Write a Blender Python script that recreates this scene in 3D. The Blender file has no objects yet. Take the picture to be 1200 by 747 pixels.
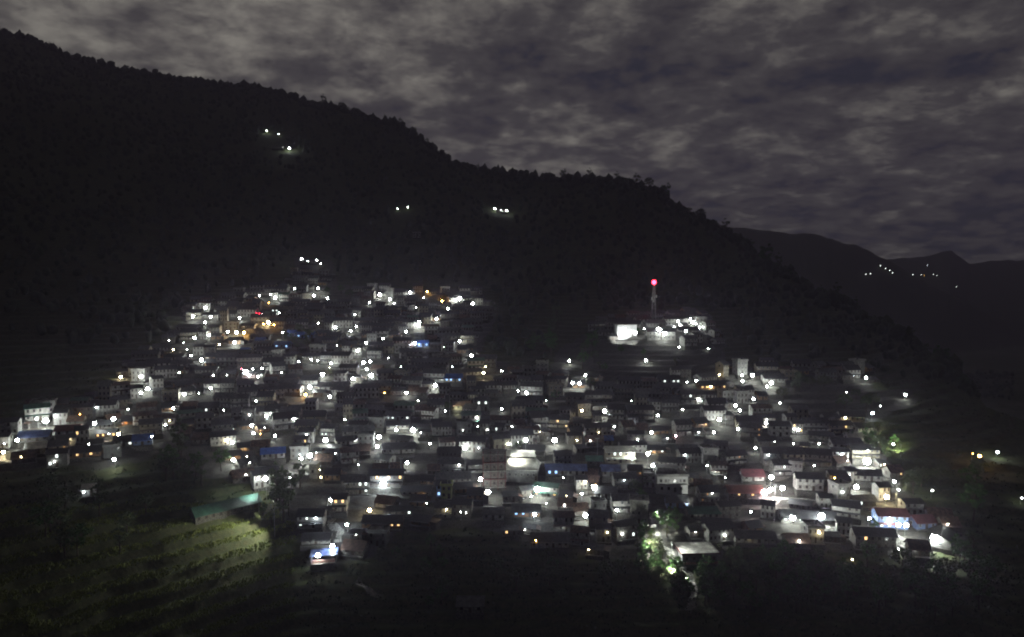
import bpy, math, random, bisect
import numpy as np
from mathutils import Vector, Matrix

random.seed(11)
rng = np.random.default_rng(11)
R = math.radians
scene = bpy.context.scene
col = scene.collection

# ------------------------------------------------------------------ camera
F, CU, CV, VH = 800.0, 600.0, 373.5, 325.0          # the photograph is 1200 x 747
P = math.atan((CV - VH) / F)
CP, SP = math.cos(P), math.sin(P)
cam = bpy.data.cameras.new('camera')
cam.sensor_width = 36; cam.lens = 24; cam.clip_start = 1; cam.clip_end = 30000
cam_o = bpy.data.objects.new('camera', cam); col.objects.link(cam_o)
cam_o.rotation_euler = (math.pi / 2 - P, 0, 0)
scene.camera = cam_o

def ray(u, v):
    a = (u - CU) / F; b = (CV - v) / F
    dy = CP + b * SP; dz = -SP + b * CP
    return a / dy, dz / dy

def proj(x, y, z):
    d = y * CP - z * SP
    return CU + F * x / d, CV - F * (y * SP + z * CP) / d

# ------------------------------------------------------------------ terrain
def vnoise(x, y, seed):
    xi = np.floor(x).astype(np.int64); yi = np.floor(y).astype(np.int64)
    fx = x - xi; fy = y - yi
    fx = fx * fx * (3 - 2 * fx); fy = fy * fy * (3 - 2 * fy)
    def h(a, b):
        n = (a * 374761393 + b * 668265263 + seed * 982451653) & 0x7fffffff
        n = ((n ^ (n >> 13)) * 1274126177) & 0x7fffffff
        return ((n ^ (n >> 16)) & 0xffff) / 65535.0
    return (h(xi, yi) * (1 - fx) + h(xi + 1, yi) * fx) * (1 - fy) + (h(xi, yi + 1) * (1 - fx) + h(xi + 1, yi + 1) * fx) * fy - .5

def fbm(x, y, seed, o=4):
    r = 0; a = 1
    for k in range(o):
        r = r + a * vnoise(x * 2 ** k, y * 2 ** k, seed + k); a *= .5
    return r

KN = {   # picture column -> (picture row, distance) from the valley floor up to the ridge
    -900: [(780,150),(560,205),(480,245),(400,320),(300,420),(200,540),(60,720),(-120,1000)],
    -300: [(780,160),(650,190),(560,230),(480,275),(400,360),(300,470),(200,600),(50,850),(-70,1150)],
    0:    [(780,170),(650,209),(600,229),(545,257),(480,299),(400,400),(300,520),(200,680),(100,900),(33,1150)],
    200:  [(780,183),(650,222),(560,265),(480,325),(400,425),(340,540),(250,690),(150,950),(86,1170)],
    340:  [(780,195),(650,234),(560,279),(480,338),(400,430),(340,545),(250,720),(170,930),(108,1130)],
    400:  [(780,197),(650,235),(560,280),(480,340),(400,432),(340,545),(300,630),(200,860),(125,1080)],
    480:  [(780,197),(650,235),(560,280),(480,340),(400,432),(340,545),(250,760),(200,900),(148,1050)],
    600:  [(780,197),(650,235),(560,280),(480,340),(400,440),(340,560),(300,650),(250,800),(202,960)],
    690:  [(780,197),(650,235),(560,280),(480,340),(430,390),(385,445),(340,560),(250,760),(205,930)],
    770:  [(780,197),(650,235),(560,280),(480,340),(430,385),(412,405),(388,432),(379,462),(350,560),(300,690),(225,880)],
    810:  [(780,197),(650,235),(560,280),(480,340),(430,385),(405,412),(388,436),(376,470),(350,570),(300,690),(247,820)],
    870:  [(780,197),(650,235),(560,280),(480,340),(440,385),(400,440),(350,560),(300,700),(281,760)],
    930:  [(780,195),(650,233),(560,279),(480,339),(440,386),(400,450),(350,590),(317,690)],
    1000: [(780,192),(650,232),(560,277),(480,337),(440,390),(400,465),(360,600)],
    1070: [(780,190),(650,228),(560,275),(480,340),(440,405),(398,530)],
    1130: [(780,187),(650,226),(560,273),(500,325),(460,385),(438,440)],
    1200: [(780,184),(650,222),(560,270),(520,310),(488,370)],
    1400: [(780,178),(650,216),(560,262),(528,320)],
    2100: [(780,160),(650,200),(560,262),(540,320)],
}
M1 = [(0,255),(820,262),(872,266),(915,272),(945,277),(972,279),(1001,289),(1025,302),(1060,318),(1110,345),(1200,390),(1500,450)]
M2 = [(0,312),(1034,304),(1065,303),(1096,296),(1113,292),(1134,309),(1155,306),(1199,305),(1500,300)]
S = np.concatenate([np.arange(-1.35, -.86, .03), np.arange(-.86, .8601, .003), np.arange(.89, 1.36, .03)])
Y = np.concatenate([np.arange(-160, 150, 20.), np.arange(150, 640, 1.25), np.arange(640, 1400, 5.), np.arange(1400, 3251, 25.)])
ks = sorted(KN)
us = np.array([(k - CU) / F for k in ks])
prof = []
for k in ks:
    yy = np.array([p[1] for p in KN[k]], float)
    zz = np.array([p[1] * ray(k, p[0])[1] for p in KN[k]])
    z = np.interp(Y, yy, zz)
    z = np.where(Y < yy[0], np.maximum(zz[0] - .34 * (yy[0] - Y), -150), z)
    z = np.where(Y > yy[-1], np.maximum(zz[-1] - .5 * (Y - yy[-1]), -190), z)
    prof.append(z)
prof = np.array(prof)
Z = np.empty((len(S), len(Y)))
for j in range(len(Y)):
    Z[:, j] = np.interp(S, us, prof[:, j])
def blur(a, n, axis):
    k = np.hanning(2 * n + 3)[1:-1]; k /= k.sum()
    pad = [(0, 0), (0, 0)]; pad[axis] = (n, n)
    b = np.pad(a, pad, mode='edge')
    return np.apply_along_axis(lambda m: np.convolve(m, k, 'valid'), axis, b)
Z = blur(blur(Z, 9, 0), 7, 1)
SS, YY = np.meshgrid(S, Y, indexing='ij')
XX = SS * np.maximum(YY, 100.)
far = np.clip((YY - 470) / 400, 0, 1)
ZS = Z.copy()
Z = Z + far * 16 * fbm(XX / 90, YY / 90, 3) * np.clip((1500 - YY) / 300, 0, 1) + .7 * fbm(XX / 9, YY / 9, 5, 3)
# picture position of every ground vertex, for the land-use masks
d_ = np.maximum(YY * CP - ZS * SP, 60)
UU = CU + F * XX / d_; VV = CV - F * (YY * SP + ZS * CP) / d_
POLY = [(-20,545),(0,505),(40,478),(120,462),(140,435),(190,400),(228,355),(300,335),(345,325),(345,298),(390,298),(395,330),(430,338),(565,338),(580,375),(562,415),(600,425),(645,432),(650,412),(715,372),(830,366),(850,410),(850,430),(895,430),(1015,432),(1025,455),(1070,455),(1075,470),(1010,500),(1045,545),(1062,575),(1100,605),(1125,635),(1085,650),(1000,645),(940,648),(850,640),(840,665),(795,668),(760,655),(650,645),(560,615),(470,618),(430,655),(365,668),(360,630),(330,600),(310,572),(215,555),(190,532),(120,548),(60,545),(20,552)]
def inpoly(u, v, poly=POLY):
    u = np.asarray(u, float); v = np.asarray(v, float)
    r = np.zeros(u.shape, bool); n = len(poly)
    for i in range(n):
        (x1, y1), (x2, y2) = poly[i], poly[(i + 1) % n]
        c = ((y1 > v) != (y2 > v))
        with np.errstate(divide='ignore', invalid='ignore'):
            r ^= c & (u < (x2 - x1) * (v - y1) / ((y2 - y1) if y2 != y1 else 1e-9) + x1)
    return r
vill = (inpoly(UU, VV) & (YY < 620)).astype(float)
vill = blur(blur(vill, 4, 0), 4, 1)
fieldm = ((YY < 640) & (YY > 150)).astype(float)
# stepped terraces: risers take a quarter of each step
def terrace(z, q, e=.72):
    f = z / q; k = np.floor(f); t = f - k
    t = np.clip((t - e) / (1 - e), 0, 1); t = t * t * (3 - 2 * t)
    return q * (k + t)
nz = .8 * fbm(XX / 30, YY / 30, 9, 2)
ZT = np.where(vill > .3, terrace(Z + nz, 2.3) , terrace(Z + 1.6 * nz, np.where(SS < -.28, 2.5, 2.2), .62))
tm = np.clip(fieldm * np.clip((600 - YY) / 80, 0, 1), 0, 1)
ZF = Z * (1 - tm) + ZT * tm
# the two far mountains
def zfar(tab, yr, seed):
    u = np.array([p[0] for p in tab], float); v = np.array([p[1] for p in tab], float)
    s = (u - CU) / F; t = np.array([ray(a, b)[1] for a, b in tab])
    zr = np.interp(S, s, t * yr)
    zr = zr + 7 * fbm(S * 40, S * 0 + seed, seed, 4)
    return zr[:, None] - .42 * np.abs(Y[None, :] - yr)
mfloor = np.where(YY > 1300, -190, -9999)
ZF = np.maximum(ZF, np.where(YY > 1250, np.maximum(zfar(M1, 2000, 21), zfar(M2, 2800, 31)), -9999))
ZF = ZF + np.where(YY > 1300, 14 * fbm(XX / 160, YY / 160, 41), 0)
YL = Y.tolist(); SL = S.tolist()

def gz(x, y, A=None):
    A = ZF if A is None else A
    s = x / max(y, 100.)
    i = min(max(bisect.bisect_right(SL, s) - 1, 0), len(SL) - 2)
    j = min(max(bisect.bisect_right(YL, y) - 1, 0), len(YL) - 2)
    a = min(max((s - SL[i]) / (SL[i + 1] - SL[i]), 0), 1); b = min(max((y - YL[j]) / (YL[j + 1] - YL[j]), 0), 1)
    return float((A[i, j] * (1 - a) + A[i + 1, j] * a) * (1 - b) + (A[i, j + 1] * (1 - a) + A[i + 1, j + 1] * a) * b)

def hit(u, v, h=0.):
    """Where the line of sight through a picture point first comes within h of the ground."""
    s, t = ray(u, v)
    i = min(max(bisect.bisect_right(SL, s) - 1, 0), len(SL) - 2)
    a = min(max((s - SL[i]) / (SL[i + 1] - SL[i]), 0), 1)
    g = ZF[i] * (1 - a) + ZF[i + 1] * a + h
    dd = Y * t - g
    k = np.nonzero((dd <= 0) & (Y >= 150))[0]
    if not len(k): return None
    k = k[0]
    if k == 0: return None
    w = dd[k - 1] / (dd[k - 1] - dd[k]) if dd[k - 1] > dd[k] else 1
    w = min(max(w, 0), 1)
    y = Y[k - 1] + w * (Y[k] - Y[k - 1])
    return Vector((s * y, y, y * t - h))

def slope_rot(x, y):
    e = 9
    gx = gz(x + e, y, ZS) - gz(x - e, y, ZS); gy = gz(x, y + e, ZS) - gz(x, y - e, ZS)
    return max(min(-math.atan2(gx, max(gy, .01)), .6), -.6)

# ------------------------------------------------------------------ materials
MATS = {}
def new_mat(name):
    m = bpy.data.materials.new(name); m.use_nodes = True
    n = m.node_tree.nodes; b = n['Principled BSDF']
    MATS[name] = m
    return m, n, m.node_tree.links, b

def surf(name, c, rough=.8, var=.35, scale=1.2, metal=0., bump=0., wave=None, grime=None):
    """A procedural surface: base colour broken up by two noises, optional corrugation (wave = axis, period)."""
    m, n, l, b = new_mat(name)
    tc = n.new('ShaderNodeTexCoord')
    oi = n.new('ShaderNodeObjectInfo')
    off = n.new('ShaderNodeVectorMath'); off.operation = 'ADD'
    l.new(tc.outputs['Object'], off.inputs[0])
    mulr = n.new('ShaderNodeVectorMath'); mulr.operation = 'SCALE'
    mulr.inputs[0].default_value = (31, 17, 23); l.new(oi.outputs['Random'], mulr.inputs['Scale'])
    l.new(mulr.outputs[0], off.inputs[1])
    nz1 = n.new('ShaderNodeTexNoise'); nz1.inputs['Scale'].default_value = scale; nz1.inputs['Detail'].default_value = 6; nz1.inputs['Roughness'].default_value = .65
    l.new(off.outputs[0], nz1.inputs['Vector'])
    rp = n.new('ShaderNodeValToRGB')
    lo = tuple(x * (1 - var) for x in c); hi = tuple(min(x * (1 + var), .9) for x in c)
    g = grime or tuple(x * (1 - 1.6 * var) if var < .6 else x * .2 for x in c)
    rp.color_ramp.elements[0].position = .3; rp.color_ramp.elements[0].color = (*g, 1)
    rp.color_ramp.elements[1].position = .68; rp.color_ramp.elements[1].color = (*hi, 1)
    e = rp.color_ramp.elements.new(.45); e.color = (*lo, 1)
    l.new(nz1.outputs['Fac'], rp.inputs['Fac'])
    # each copy a little lighter or darker, as real paint and tin differ from house to house
    hs = n.new('ShaderNodeHueSaturation')
    mr = n.new('ShaderNodeMapRange'); mr.inputs['To Min'].default_value = .65; mr.inputs['To Max'].default_value = 1.3
    l.new(oi.outputs['Random'], mr.inputs['Value']); l.new(mr.outputs[0], hs.inputs['Value'])
    l.new(rp.outputs['Color'], hs.inputs['Color']); l.new(hs.outputs['Color'], b.inputs['Base Color'])
    b.inputs['Roughness'].default_value = rough; b.inputs['Metallic'].default_value = metal
    if wave:
        w = n.new('ShaderNodeTexWave'); w.wave_type = 'BANDS'; w.bands_direction = wave[0]; w.inputs['Scale'].default_value = wave[1]; w.inputs['Distortion'].default_value = wave[2] if len(wave) > 2 else 0
        l.new(tc.outputs['Object'], w.inputs['Vector'])
        bp = n.new('ShaderNodeBump'); bp.inputs['Strength'].default_value = .6; bp.inputs['Distance'].default_value = .05
        l.new(w.outputs['Fac'], bp.inputs['Height']); l.new(bp.outputs[0], b.inputs['Normal'])
    elif bump:
        bp = n.new('ShaderNodeBump'); bp.inputs['Strength'].default_value = bump; bp.inputs['Distance'].default_value = .1
        l.new(nz1.outputs['Fac'], bp.inputs['Height']); l.new(bp.outputs[0], b.inputs['Normal'])
    return m

def emis(name, c, s, sample='NONE'):
    m, n, l, b = new_mat(name)
    b.inputs['Base Color'].default_value = (*[x * .8 for x in c], 1)
    b.inputs['Emission Color'].default_value = (*c, 1); b.inputs['Emission Strength'].default_value = s
    m.cycles.emission_sampling = sample
    return m

W = {'bright': surf('fresh_white_paint', (.72,.72,.7), .8, .12, .6), 'white': surf('whitewash', (.35,.342,.32), .85, .3, .8, bump=.2), 'cream': surf('cream_plaster', (.29,.26,.195), .85, .22, .5),
     'grey': surf('grey_plaster', (.19,.19,.187), .88, .25, .6), 'stone': surf('stone_wall', (.15,.14,.125), .92, .5, 2.2, bump=.8),
     'ochre': surf('ochre_mud', (.26,.16,.09), .92, .25, .6), 'blue': surf('blue_paint', (.2,.28,.5), .7, .2, .5),
     'lime': surf('lime_paint', (.45,.5,.2), .8, .2, .5), 'pink': surf('pink_paint', (.6,.36,.33), .8, .2, .5)}
RF = {'slate': surf('slate_roof', (.035,.036,.04), .6, .4, 1.6, wave=('Z', 1.2, 3)), 'tin': surf('dark_tin', (.075,.078,.082), .5, .35, .8, .3, wave=('X', 2.2)),
      'rust': surf('rusty_tin', (.12,.07,.05), .7, .45, .9, .2, wave=('X', 2.2)), 'green': surf('green_tin', (.06,.15,.115), .5, .25, .6, .1, wave=('X', 2.2)),
      'blue': surf('blue_sheet', (.05,.13,.5), .5, .25, .6, wave=('X', 2.2)), 'red': surf('red_tin', (.22,.075,.06), .55, .25, .6, wave=('X', 2.2)),
      'maroon': surf('maroon_tin', (.2,.07,.08), .55, .25, .6, wave=('X', 2.2)), 'pale': surf('pale_tin', (.62,.62,.55), .5, .25, .35, .1, wave=('X', 2.4)),
      'slab': surf('concrete_slab', (.33,.32,.3), .9, .35, .5, bump=.3), 'tarp': surf('blue_tarpaulin', (.12,.17,.4), .45, .3, .4, bump=.5)}
WOOD = surf('dark_wood', (.07,.05,.035), .8, .3, 2); WFRAME = surf('window_wood', (.16,.1,.06), .7, .3, 2)
WHITEF = surf('white_frame', (.6,.6,.58), .6, .2, 2)
PLINTH = surf('dry_stone', (.12,.115,.1), .95, .5, 2.5, bump=.9)
CONC = surf('bare_concrete', (.3,.29,.27), .92, .35, .8, bump=.3)
REDP = surf('red_oxide_paint', (.12,.035,.032), .7, .3, 1)
STEEL = surf('galvanised_steel', (.35,.36,.36), .45, .25, 1.5, .6)
DARKM = surf('lamp_housing', (.1,.1,.1), .5, .2, 2)
BARK = surf('bark', (.09,.07,.05), .95, .4, 3, bump=.8)
def foliage(name, c1, c2):
    m, n, l, b = new_mat(name)
    g = n.new('ShaderNodeNewGeometry'); nz = n.new('ShaderNodeTexNoise'); nz.inputs['Scale'].default_value = .7; nz.inputs['Detail'].default_value = 5
    l.new(g.outputs['Position'], nz.inputs['Vector'])
    rp = n.new('ShaderNodeValToRGB'); rp.color_ramp.elements[0].position = .35; rp.color_ramp.elements[0].color = (*c1, 1)
    rp.color_ramp.elements[1].position = .68; rp.color_ramp.elements[1].color = (*c2, 1)
    l.new(nz.outputs['Fac'], rp.inputs['Fac']); l.new(rp.outputs['Color'], b.inputs['Base Color'])
    b.inputs['Roughness'].default_value = .75
    return m
LEAF = [foliage('leaves_dark', (.04,.065,.024), (.09,.12,.045)), foliage('leaves_mid', (.03,.08,.016), (.07,.15,.03)), foliage('leaves_olive', (.05,.065,.025), (.12,.13,.055))]
FOREST = foliage('forest_leaves', (.02,.03,.015), (.045,.065,.03))
GRASSM = foliage('rice_grass', (.13,.16,.03), (.25,.28,.07))
PANE = surf('window_pane', (.03,.035,.04), .25, .3, 1)
LITW = emis('warm_lit_pane', (1,.62,.26), 2.2); LITC = emis('white_lit_pane', (.9,1,.95), 2.4); LITD = emis('dim_lit_pane', (1,.55,.22), .5); LITB = emis('blue_lit_pane', (.35,.6,1), 2.2)

# ground: grassy soil outside, trodden earth, flagstones and concrete inside the village, dry stone on the risers
def ground_mat():
    m, n, l, b = new_mat('hillside_ground')
    g = n.new('ShaderNodeNewGeometry')
    at = n.new('ShaderNodeAttribute'); at.attribute_name = 'built'
    def noise(sc, det=6):
        x = n.new('ShaderNodeTexNoise'); x.inputs['Scale'].default_value = sc; x.inputs['Detail'].default_value = det; x.inputs['Roughness'].default_value = .65
        l.new(g.outputs['Position'], x.inputs['Vector']); return x
    def ramp(src, a, ca, c_, cc):
        r = n.new('ShaderNodeValToRGB'); r.color_ramp.elements[0].position = a; r.color_ramp.elements[0].color = (*ca, 1); r.color_ramp.elements[1].position = c_; r.color_ramp.elements[1].color = (*cc, 1)
        l.new(src, r.inputs['Fac']); return r
    def mix(f, a, c):
        x = n.new('ShaderNodeMix'); x.data_type = 'RGBA'
        l.new(f, x.inputs['Factor']); l.new(a, x.inputs['A']); l.new(c, x.inputs['B']); return x
    gr = ramp(noise(.25).outputs['Fac'], .35, (.025,.034,.012), .65, (.06,.075,.022))
    ea = ramp(noise(.6).outputs['Fac'], .35, (.03,.027,.022), .65, (.09,.085,.073))
    st = ramp(noise(2.6).outputs['Fac'], .35, (.035,.034,.03), .7, (.13,.125,.11))
    sep = n.new('ShaderNodeSeparateXYZ'); l.new(g.outputs['True Normal'], sep.inputs[0])
    steep = n.new('ShaderNodeMapRange'); steep.inputs['From Min'].default_value = .88; steep.inputs['From Max'].default_value = .7
    l.new(sep.outputs['Z'], steep.inputs['Value'])
    v1 = mix(steep.outputs[0], ea.outputs[0], st.outputs[0])
    gr2 = ramp(noise(.9).outputs['Fac'], .35, (.03,.04,.015), .7, (.09,.085,.04))
    v0 = mix(steep.outputs[0], gr.outputs[0], gr2.outputs[0])
    m1 = n.new('ShaderNodeMath'); m1.operation = 'MULTIPLY_ADD'; m1.inputs[1].default_value = .9
    nn = noise(.12, 4); sub = n.new('ShaderNodeMath'); sub.operation = 'SUBTRACT'; sub.inputs[1].default_value = .5
    l.new(nn.outputs['Fac'], sub.inputs[0]); l.new(sub.outputs[0], m1.inputs[0]); l.new(at.outputs['Fac'], m1.inputs[2])
    sm = n.new('ShaderNodeMapRange'); sm.inputs['From Min'].default_value = .45; sm.inputs['From Max'].default_value = .7; l.new(m1.outputs[0], sm.inputs['Value'])
    out = mix(sm.outputs[0], v0.outputs['Result'], v1.outputs['Result'])
    l.new(out.outputs['Result'], b.inputs['Base Color']); b.inputs['Roughness'].default_value = .95
    bp = n.new('ShaderNodeBump'); bp.inputs['Strength'].default_value = .5; bp.inputs['Distance'].default_value = .3
    l.new(noise(1.5).outputs['Fac'], bp.inputs['Height']); l.new(bp.outputs[0], b.inputs['Normal'])
    return m
GROUND = ground_mat()
PATHM = surf('stone_steps', (.42,.41,.38), .9, .45, 1.4, bump=.8)

# ------------------------------------------------------------------ mesh helpers
class MB:
    def __init__(s): s.v = []; s.f = []; s.m = []; s.smooth = False
    def add(s, vs, fs, m=0):
        o = len(s.v); s.v += [tuple(p) for p in vs]
        for f in fs: s.f.append(tuple(o + i for i in f)); s.m.append(m)
        return s
    def box(s, x0, x1, y0, y1, z0, z1, m=0):
        return s.add([(x0,y0,z0),(x1,y0,z0),(x1,y1,z0),(x0,y1,z0),(x0,y0,z1),(x1,y0,z1),(x1,y1,z1),(x0,y1,z1)],
                     [(0,3,2,1),(4,5,6,7),(0,1,5,4),(1,2,6,5),(2,3,7,6),(3,0,4,7)], m)
    def hexa(s, b, t, m=0):
        return s.add(list(b) + list(t), [(0,3,2,1),(4,5,6,7),(0,1,5,4),(1,2,6,5),(2,3,7,6),(3,0,4,7)], m)
    def tube(s, p, q, r0, r1, n=6, m=0):
        p = Vector(p); q = Vector(q); d = (q - p).normalized()
        a = d.orthogonal().normalized(); b = d.cross(a)
        vs = []
        for (c, r) in ((p, r0), (q, r1)):
            for i in range(n):
                t = 2 * math.pi * i / n; vs.append(c + a * (r * math.cos(t)) + b * (r * math.sin(t)))
        fs = [(i, (i + 1) % n, n + (i + 1) % n, n + i) for i in range(n)] + [tuple(range(n - 1, -1, -1)), tuple(range(n, 2 * n))]
        return s.add(vs, fs, m)
    def ball(s, c, r, n=8, k=5, sz=1., m=0):
        vs = [(c[0], c[1], c[2] - r * sz)]; fs = []
        for j in range(1, k):
            ph = -math.pi / 2 + math.pi * j / k
            for i in range(n):
                t = 2 * math.pi * i / n
                vs.append((c[0] + r * math.cos(ph) * math.cos(t), c[1] + r * math.cos(ph) * math.sin(t), c[2] + r * sz * math.sin(ph)))
        vs.append((c[0], c[1], c[2] + r * sz)); top = len(vs) - 1
        for i in range(n):
            fs.append((0, 1 + (i + 1) % n, 1 + i))
            for j in range(k - 2):
                a = 1 + j * n; fs.append((a + i, a + (i + 1) % n, a + n + (i + 1) % n, a + n + i))
            a = 1 + (k - 2) * n; fs.append((a + i, a + (i + 1) % n, top))
        return s.add(vs, fs, m)
    def mesh(s, name, *mats):
        me = bpy.data.meshes.new(name); me.from_pydata(s.v, [], s.f)
        for x in mats: me.materials.append(x)
        if len(mats) > 1: me.polygons.foreach_set('material_index', s.m)
        if s.smooth: me.polygons.foreach_set('use_smooth', [True] * len(s.f))
        me.update(); return me

def link(name, data, parent=None, loc=None):
    o = bpy.data.objects.new(name, data); col.objects.link(o)
    if parent: o.parent = parent
    if loc is not None: o.location = loc
    return o
def tag(o, label=None, cat=None, group=None, kind=None):
    if label: o['label'] = label
    if cat: o['category'] = cat
    if group: o['group'] = group
    if kind: o['kind'] = kind
    return o
def empty(name, loc, rz=0):
    o = link(name, None, None, loc); o.rotation_euler = (0, 0, rz); o.empty_display_size = .5
    return o
def copy_tree(o, parent=None):
    c = o.copy(); col.objects.link(c)
    if parent: c.parent = parent
    for ch in o.children: copy_tree(ch, c)
    return c

# ------------------------------------------------------------------ ground sheet
nS, nY = len(S), len(Y)
co = np.stack([XX, YY, ZF], -1).reshape(-1, 3)
ii, jj = np.meshgrid(np.arange(nS - 1), np.arange(nY - 1), indexing='ij')
q = np.stack([ii * nY + jj, (ii + 1) * nY + jj, (ii + 1) * nY + jj + 1, ii * nY + jj + 1], -1).reshape(-1, 4)
me = bpy.data.meshes.new('hillside')
me.vertices.add(len(co)); me.vertices.foreach_set('co', co.ravel())
me.loops.add(q.size); me.loops.foreach_set('vertex_index', q.ravel().astype(np.int32))
me.polygons.add(len(q)); me.polygons.foreach_set('loop_start', np.arange(0, q.size, 4, dtype=np.int32))
me.polygons.foreach_set('use_smooth', np.ones(len(q), bool))
me.update(calc_edges=True)
at = me.attributes.new('built', 'FLOAT', 'POINT'); at.data.foreach_set('value', vill.ravel().astype(np.float32))
me.materials.append(GROUND)
tag(link('hillside', me), 'dark terraced hillside falling from a forested ridge to the valley', 'hillside', kind='structure')

# ------------------------------------------------------------------ registries used for labels and for keeping lamps in view
LAMPS, HOUSES, TREES = [], [], []      # dicts: o, u, v, x, y, desc
FOOT = []                              # (x, y, radius) of what stands already

def reg(L, o, u, v, desc, **k):
    L.append(dict(o=o, u=u, v=v, desc=desc, **k))

# ------------------------------------------------------------------ lamps
LC = {'w': ((.93, 1, .95), 'white'), 'c': ((.8, .92, 1), 'bluish white'), 'y': ((1, .84, .5), 'warm'), 'o': ((1, .5, .1), 'orange'),
      'r': ((1, .02, .06), 'red'), 'b': ((.25, .45, 1), 'blue'), 'p': ((1, .75, .8), 'pinkish')}
SZ = {1: (200, .26), 2: (1000, .5), 3: (3100, .78), 4: (8000, 1.1), 5: (15000, 1.35)}   # watts, radius of the glowing globe
_lp = {}
def lamp_data(sz, c):
    k = (sz, c)
    if k not in _lp:
        pw, r = SZ[sz]
        m = emis('lamp_glow_%s' % LC[c][1].replace(' ', '_'), LC[c][0], pw / (39.5 * r * r), 'AUTO')
        b = MB(); b.ball((0, 0, 0), r, 8, 4, .95); b.smooth = True
        hd = MB(); hd.hexa([(-r*.6,-r*.6,r+.02),(r*.6,-r*.6,r+.02),(r*.6,r*.6,r+.02),(-r*.6,r*.6,r+.02)], [(-.12,-.12,r+.3),(.12,-.12,r+.3),(.12,.12,r+.3),(-.12,.12,r+.3)])
        hd.tube((0, 0, r + .2), (0, .7, r + .3), .04, .04)
        _lp[k] = (b.mesh('globe', m), hd.mesh('lamp_head', DARKM))
    return _lp[k]
_pole = {}
def pole_mesh(h):
    h = round(h * 2) / 2
    if h not in _pole:
        b = MB(); b.tube((0, 0, -1.5), (0, 0, h + .75), .11, .06, 8); b.tube((0, 0, -1.5), (0, 0, .35), .17, .15, 8)
        _pole[h] = b.mesh('pole', STEEL)
    return _pole[h], h
def lamp(u, v, sz=2, c='w', h=None, name='street_lamp', desc=None):
    if h is None: h = [2.5, 3.0, 3.5, 4.5, 5.0][sz - 1] + random.choice((0, 0, .5, 1.))
    pm, h = pole_mesh(h)
    p = hit(u, v, h)
    if p is None: return None
    return lamp_at(p, h, sz, c, u, v, name, desc)
def lamp_at(p, h, sz, c, u, v, name='street_lamp', desc=None):
    pm, h = pole_mesh(h)
    e = empty(name, (p.x, p.y, p.z))
    link('pole', pm, e, (0, .72, 0))
    bm, hm = lamp_data(sz, c)
    link('lamp_head', hm, e, (0, 0, h)); gl_ = link('globe', bm, e, (0, 0, h)); k_ = random.choice((.6, .75, .9, 1., 1.1, 1.25)); gl_.scale = (k_, k_, k_)
    big = {1: 'faint', 2: 'small', 3: 'bright', 4: 'large bright', 5: 'dazzling'}[sz]
    reg(LAMPS, e, u, v, desc or f'{big} {LC[c][1]} street lamp', x=p.x, y=p.y, h=h)
    return e

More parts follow.
